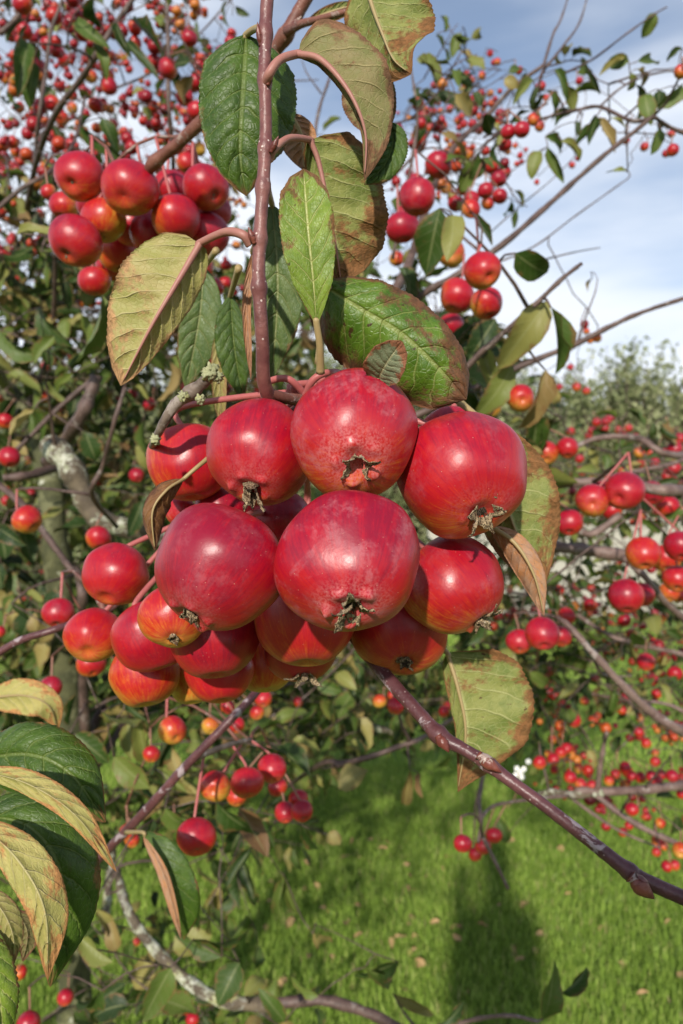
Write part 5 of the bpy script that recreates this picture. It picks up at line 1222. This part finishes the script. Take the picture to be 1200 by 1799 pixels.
# countless smaller fruit farther in, as one mass
m_v = []; m_f = []; m_t = []; base_n = 0
src = apple_mesh(9, 6, 77); sv0 = np.concatenate(src.v); sf0 = np.array(src.f)
def more_fruit(tree, x0, x1, y0, y1, d0, d1, n):
    global base_n
    for _ in range(n):
        cl = P(x0 + (x1 - x0) * rng.random(), y0 + (y1 - y0) * rng.random(), d0 + (d1 - d0) * rng.random())
        i, dist = BSK[tree].near(cl); node = Vector(BSK[tree].p[i])
        if dist > 0.10: cl = node + (cl - node) * (0.06 / dist)
        BSK[tree].connect('fruit_twigs', cl, r_end=.0009, r_max=.002)
        tb = .5 + .28 * rng.standard_normal()
        for _k in range(int(rng.integers(2, 8))):
            c = np.array(cl) + rng.standard_normal(3) * 0.020 + np.array([0, 0, -.02]); r = 0.0045 + 0.010 * rng.random() ** 1.3
            m_v.append(sv0 * r + c); m_t.append(np.full(len(sv0), .0 + tb + .18 * rng.standard_normal())); m_f.append(sf0 + base_n); base_n += len(sv0); BSK[tree].mb['fruit_twigs'].tube([np.array(cl), (np.array(cl) + c) / 2 + np.array([0, 0, .006]), c + np.array([0, 0, r * .7])], [.0006, .0005, .0005], 3, caps=False)
more_fruit('left', -40, 420, -30, 430, 1.25, 2.6, 190)
more_fruit('left', -40, 480, 430, 1300, 1.7, 3.0, 70)
more_fruit('right', 880, 1230, 800, 1260, 1.6, 3.4, 85)
more_fruit('right', 960, 1230, 1210, 1450, 1.6, 2.4, 25)
more_fruit('upper', 700, 880, 160, 320, 1.3, 1.9, 25)
t = NT('small_fruit_skin'); at = t.n('ShaderNodeAttribute'); at.attribute_name = 'tint'
fc = t.ramp(at.outputs['Fac'], [(0.0, (0.17, 0.004, 0.018)), (0.35, (0.28, 0.007, 0.018)), (0.6, (0.38, 0.016, 0.012)), (0.85, (0.42, 0.070, 0.014)), (1.0, (0.48, 0.17, 0.025))])
fc = t.mix(t.math('MULTIPLY', t.noise(t.objco(), 120, 3), 0.4), fc, (0.25, 0.02, 0.015))
SMALL_FRUIT = t.finish(fc, 0.32, spec=0.4)
me = mesh_uv('small_crab_apples', np.concatenate(m_v), np.concatenate(m_f), None, SMALL_FRUIT, np.clip(np.concatenate(m_t), 0, 1))
o = link('small_crab_apples', me, kind='stuff'); o.color = (.55, .1, 0, 1)

# ------------------------------------------------------------------ write the trees out
def on_screen(p):
    if p.y < .1: return 0
    x, y = 600 + p.x / p.y * F, 899.5 - (p.z - EYE) / p.y * F
    return -60 < x < 1260 and -60 < y < 1860
TREES = {'left': ('crab_apple_tree', P(150, 2700, 1.42), 'old crab apple tree with mossy trunk and lichened limbs filling the view behind the cluster', 'tree'),
         'right': ('crab_apple_tree', P(1650, 1700, 3.0), 'crab apple tree with thin drooping fruit laden twigs spread over the lawn before the hedge', 'tree'),
         'upper': ('crab_apple_bough', P(560, 760, .95), 'dark twiggy bough with small sparse leaves rising against the blue sky', 'branch')}
for key, (nm, loc, lab, cat) in TREES.items():
    loc = Vector(loc)
    if key != 'upper': loc.z = 0
    th = thing(nm, loc, lab, cat)
    sk = SK[key]
    tw = MB()
    for k, mb in sk.mb.items():
        o = mb.build('twigs', BARK_TWIG, th); o['kind'] = 'stuff'
    for k, mb in sk.limbs:
        mb.build({'trunk': 'trunk', 'lichen_limb': 'lichened_limb', 'branch': 'branch'}[k], BARK_PALE if key == 'right' and k == 'branch' else bark_for(k), th)
    lv = LEAVES[key]
    def size(e): return (e[3] / max(.1, e[0].y)) * on_screen(e[0])
    lv.sort(key=size, reverse=True)
    for e in lv[:290]:
        b, d, n, L_, t, w = e
        link('leaf', TPL_ME[t], th, M=basis(b, d, n, L_, w))
    rest = lv[290:]
    if rest:
        Vs, Fs, Us, Ts, nb = [], [], [], [], 0
        for b, d, n, L_, t, w in rest:
            M = np.array(basis(b, d, n, L_, w)); V, f, uv = TPL[t]
            Vs.append(V @ M[:3, :3].T + M[:3, 3]); Fs.append(np.array(f) + nb); Us.append(uv); Ts.append(np.full(len(V), rng.random())); nb += len(V)
        me = mesh_uv('foliage', np.concatenate(Vs), np.concatenate(Fs), np.concatenate(Us), FAR_LEAF, np.concatenate(Ts))
        link('foliage', me, th, kind='stuff')
for key, par in (('bough', bough), ('lower', lower)):
    for k, mb in BSK[key].mb.items(): mb.build('fruit_twig', BARK_RED, par)

# ------------------------------------------------------------------ fallen leaves on the lawn
FALL = leaf_material('leaf_fallen', (0.42, 0.30, 0.13), (0.36, 0.20, 0.09), (0.48, 0.36, 0.2), (0.20, 0.10, 0.05), .2, .6, 1.0, .1, .2)
FALL_ME = [mesh_uv('fallen_leaf', *TPL[k], FALL) for k in range(6)]
fl = [(678, 1486), (681, 1503), (631, 1522), (776, 1485), (795, 1515), (777, 1532), (720, 1535), (722, 1555), (715, 1570), (731, 1575), (749, 1555), (634, 1606), (725, 1621), (716, 1643), (735, 1660), (733, 1683), (748, 1713), (772, 1635), (692, 1663), (638, 1655), (570, 1652), (715, 1758), (690, 1664), (812, 1643), (811, 1671), (858, 1643), (900, 1671), (922, 1700), (940, 1680), (941, 1660), (992, 1500), (992, 1585), (994, 1572), (1037, 1456), (1085, 1703), (1178, 1628), (1190, 1730), (1118, 1767), (820, 1760), (505, 1612), (518, 1630), (480, 1600), (440, 1595), (408, 1578), (530, 1580), (552, 1565), (560, 1610), (610, 1640), (600, 1520), (545, 1535), (470, 1560), (655, 1560), (580, 1690), (620, 1485), (650, 1486), (880, 1600), (930, 1600), (460, 1640), (505, 1740), (540, 1700), (350, 1640), (860, 1520), (905, 1490), (1060, 1640)]
for k, (x, y) in enumerate(fl):
    d = EYE / ((y - 899.5) / F)
    p = P(x, y, d); p.z = 0.022 + .012 * rng.random()
    az = rng.random() * 6.28
    o = link('fallen_leaf', FALL_ME[k % 6], M=basis(p, (math.cos(az), math.sin(az), .1 * rng.standard_normal()), (0.35 * rng.standard_normal(), -.35 + .3 * rng.standard_normal(), 1), .028 + .024 * rng.random(), 0.8 + .5 * rng.random()))
    where = 'left of the shadow strip' if x < 770 else 'right of the shadow strip' if x > 965 else 'in the shadow strip'
    tag(o, f'small tan fallen leaf lying in the lawn grass {where}', 'leaf', f'fallen leaves on the lawn {where}')

FLOWER = plain('white_petal', (0.75, 0.76, 0.72), (0.82, 0.82, 0.80), 300, .6)
fw = thing('white_flower', P(912, 1372, 1.5), 'small cluster of white flowers below the notched leaf beside the bare twig', 'flower')
for k, (x, y) in enumerate([(908, 1350), (915, 1356), (912, 1362), (920, 1351), (906, 1361), (928, 1338), (917, 1365)]):
    m = MB(); c = P(x, y, 1.5 + .01 * (k % 3))
    for q in range(5):
        a = q * 1.2566 + k; m.blob(c + Vector((math.cos(a) * .0032, -.001, math.sin(a) * .0032)), .0028, .2, 7, 5, sc=(1, .4, 1), seed=k + q)
    m.build('blossom', FLOWER, fw)
m = MB(); m.tube(catmull([P(912, 1360, 1.5), P(905, 1400, 1.5), P(890, 1420, 1.5)], 5), [.0009] * 11, 5); m.build('stem', STALK_BROWN, fw)

# ------------------------------------------------------------------ the photographer, whose shadow lies on the lawn
def photographer():
    cloth = plain('dark_jacket', (0.03, 0.035, 0.05), (0.05, 0.055, 0.07), 40, .9)
    V = {'pelvis': (0.0, -.62, .95, .13), 'belly': (0, -.62, 1.10, .12), 'chest': (0, -.60, 1.30, .135), 'neck': (0, -.58, 1.47, .065), 'head': (0, -.57, 1.60, .10), 'crown': (0, -.57, 1.70, .075),
         'shl': (-.16, -.60, 1.39, .06), 'ell': (-.17, -.50, 1.14, .045), 'wrl': (-.09, -.22, 1.36, .035), 'hal': (-.05, -.16, 1.40, .035),
         'shr': (.16, -.60, 1.39, .06), 'elr': (.17, -.50, 1.14, .045), 'wrr': (.09, -.22, 1.36, .035), 'har': (.05, -.16, 1.40, .035),
         'hil': (-.10, -.62, .88, .105), 'knl': (-.11, -.62, .48, .075), 'anl': (-.12, -.64, .08, .05), 'tol': (-.13, -.48, .04, .042),
         'hir': (.10, -.62, .88, .105), 'knr': (.11, -.62, .48, .075), 'anr': (.12, -.64, .08, .05), 'tor': (.13, -.48, .04, .042)}
    E = ['pelvis belly', 'belly chest', 'chest neck', 'neck head', 'head crown', 'chest shl', 'shl ell', 'ell wrl', 'wrl hal', 'chest shr', 'shr elr', 'elr wrr', 'wrr har', 'pelvis hil', 'hil knl', 'knl anl', 'anl tol', 'pelvis hir', 'hir knr', 'knr anr', 'anr tor']
    ks = list(V); me = bpy.data.meshes.new('person')
    me.from_pydata([(V[k][0] * .68 - .07, V[k][1], V[k][2]) for k in ks], [tuple(ks.index(q) for q in e.split()) for e in E], [])
    me.materials.append(cloth)
    o = link('person', me)
    sm = o.modifiers.new('skin', 'SKIN'); sm.use_smooth_shade = True
    lay = me.skin_vertices[0] if len(me.skin_vertices) else None
    if lay is None:
        import bmesh
        b = bmesh.new(); b.from_mesh(me); b.verts.layers.skin.verify(); b.to_mesh(me); b.free(); lay = me.skin_vertices[0]
    for i, k in enumerate(ks): lay.data[i].radius = (V[k][3] * .85, V[k][3] * (.72 if k in ('pelvis', 'belly', 'chest') else 1)); lay.data[i].use_root = (k == 'pelvis')
    sb = o.modifiers.new('sub', 'SUBSURF'); sb.levels = 1; sb.render_levels = 2
    tag(o, 'person in dark clothes standing behind the camera whose shadow lies on the lawn', 'person')
photographer()
print('apples behind:', n_far, 'leaves:', {k: len(v) for k, v in LEAVES.items()})
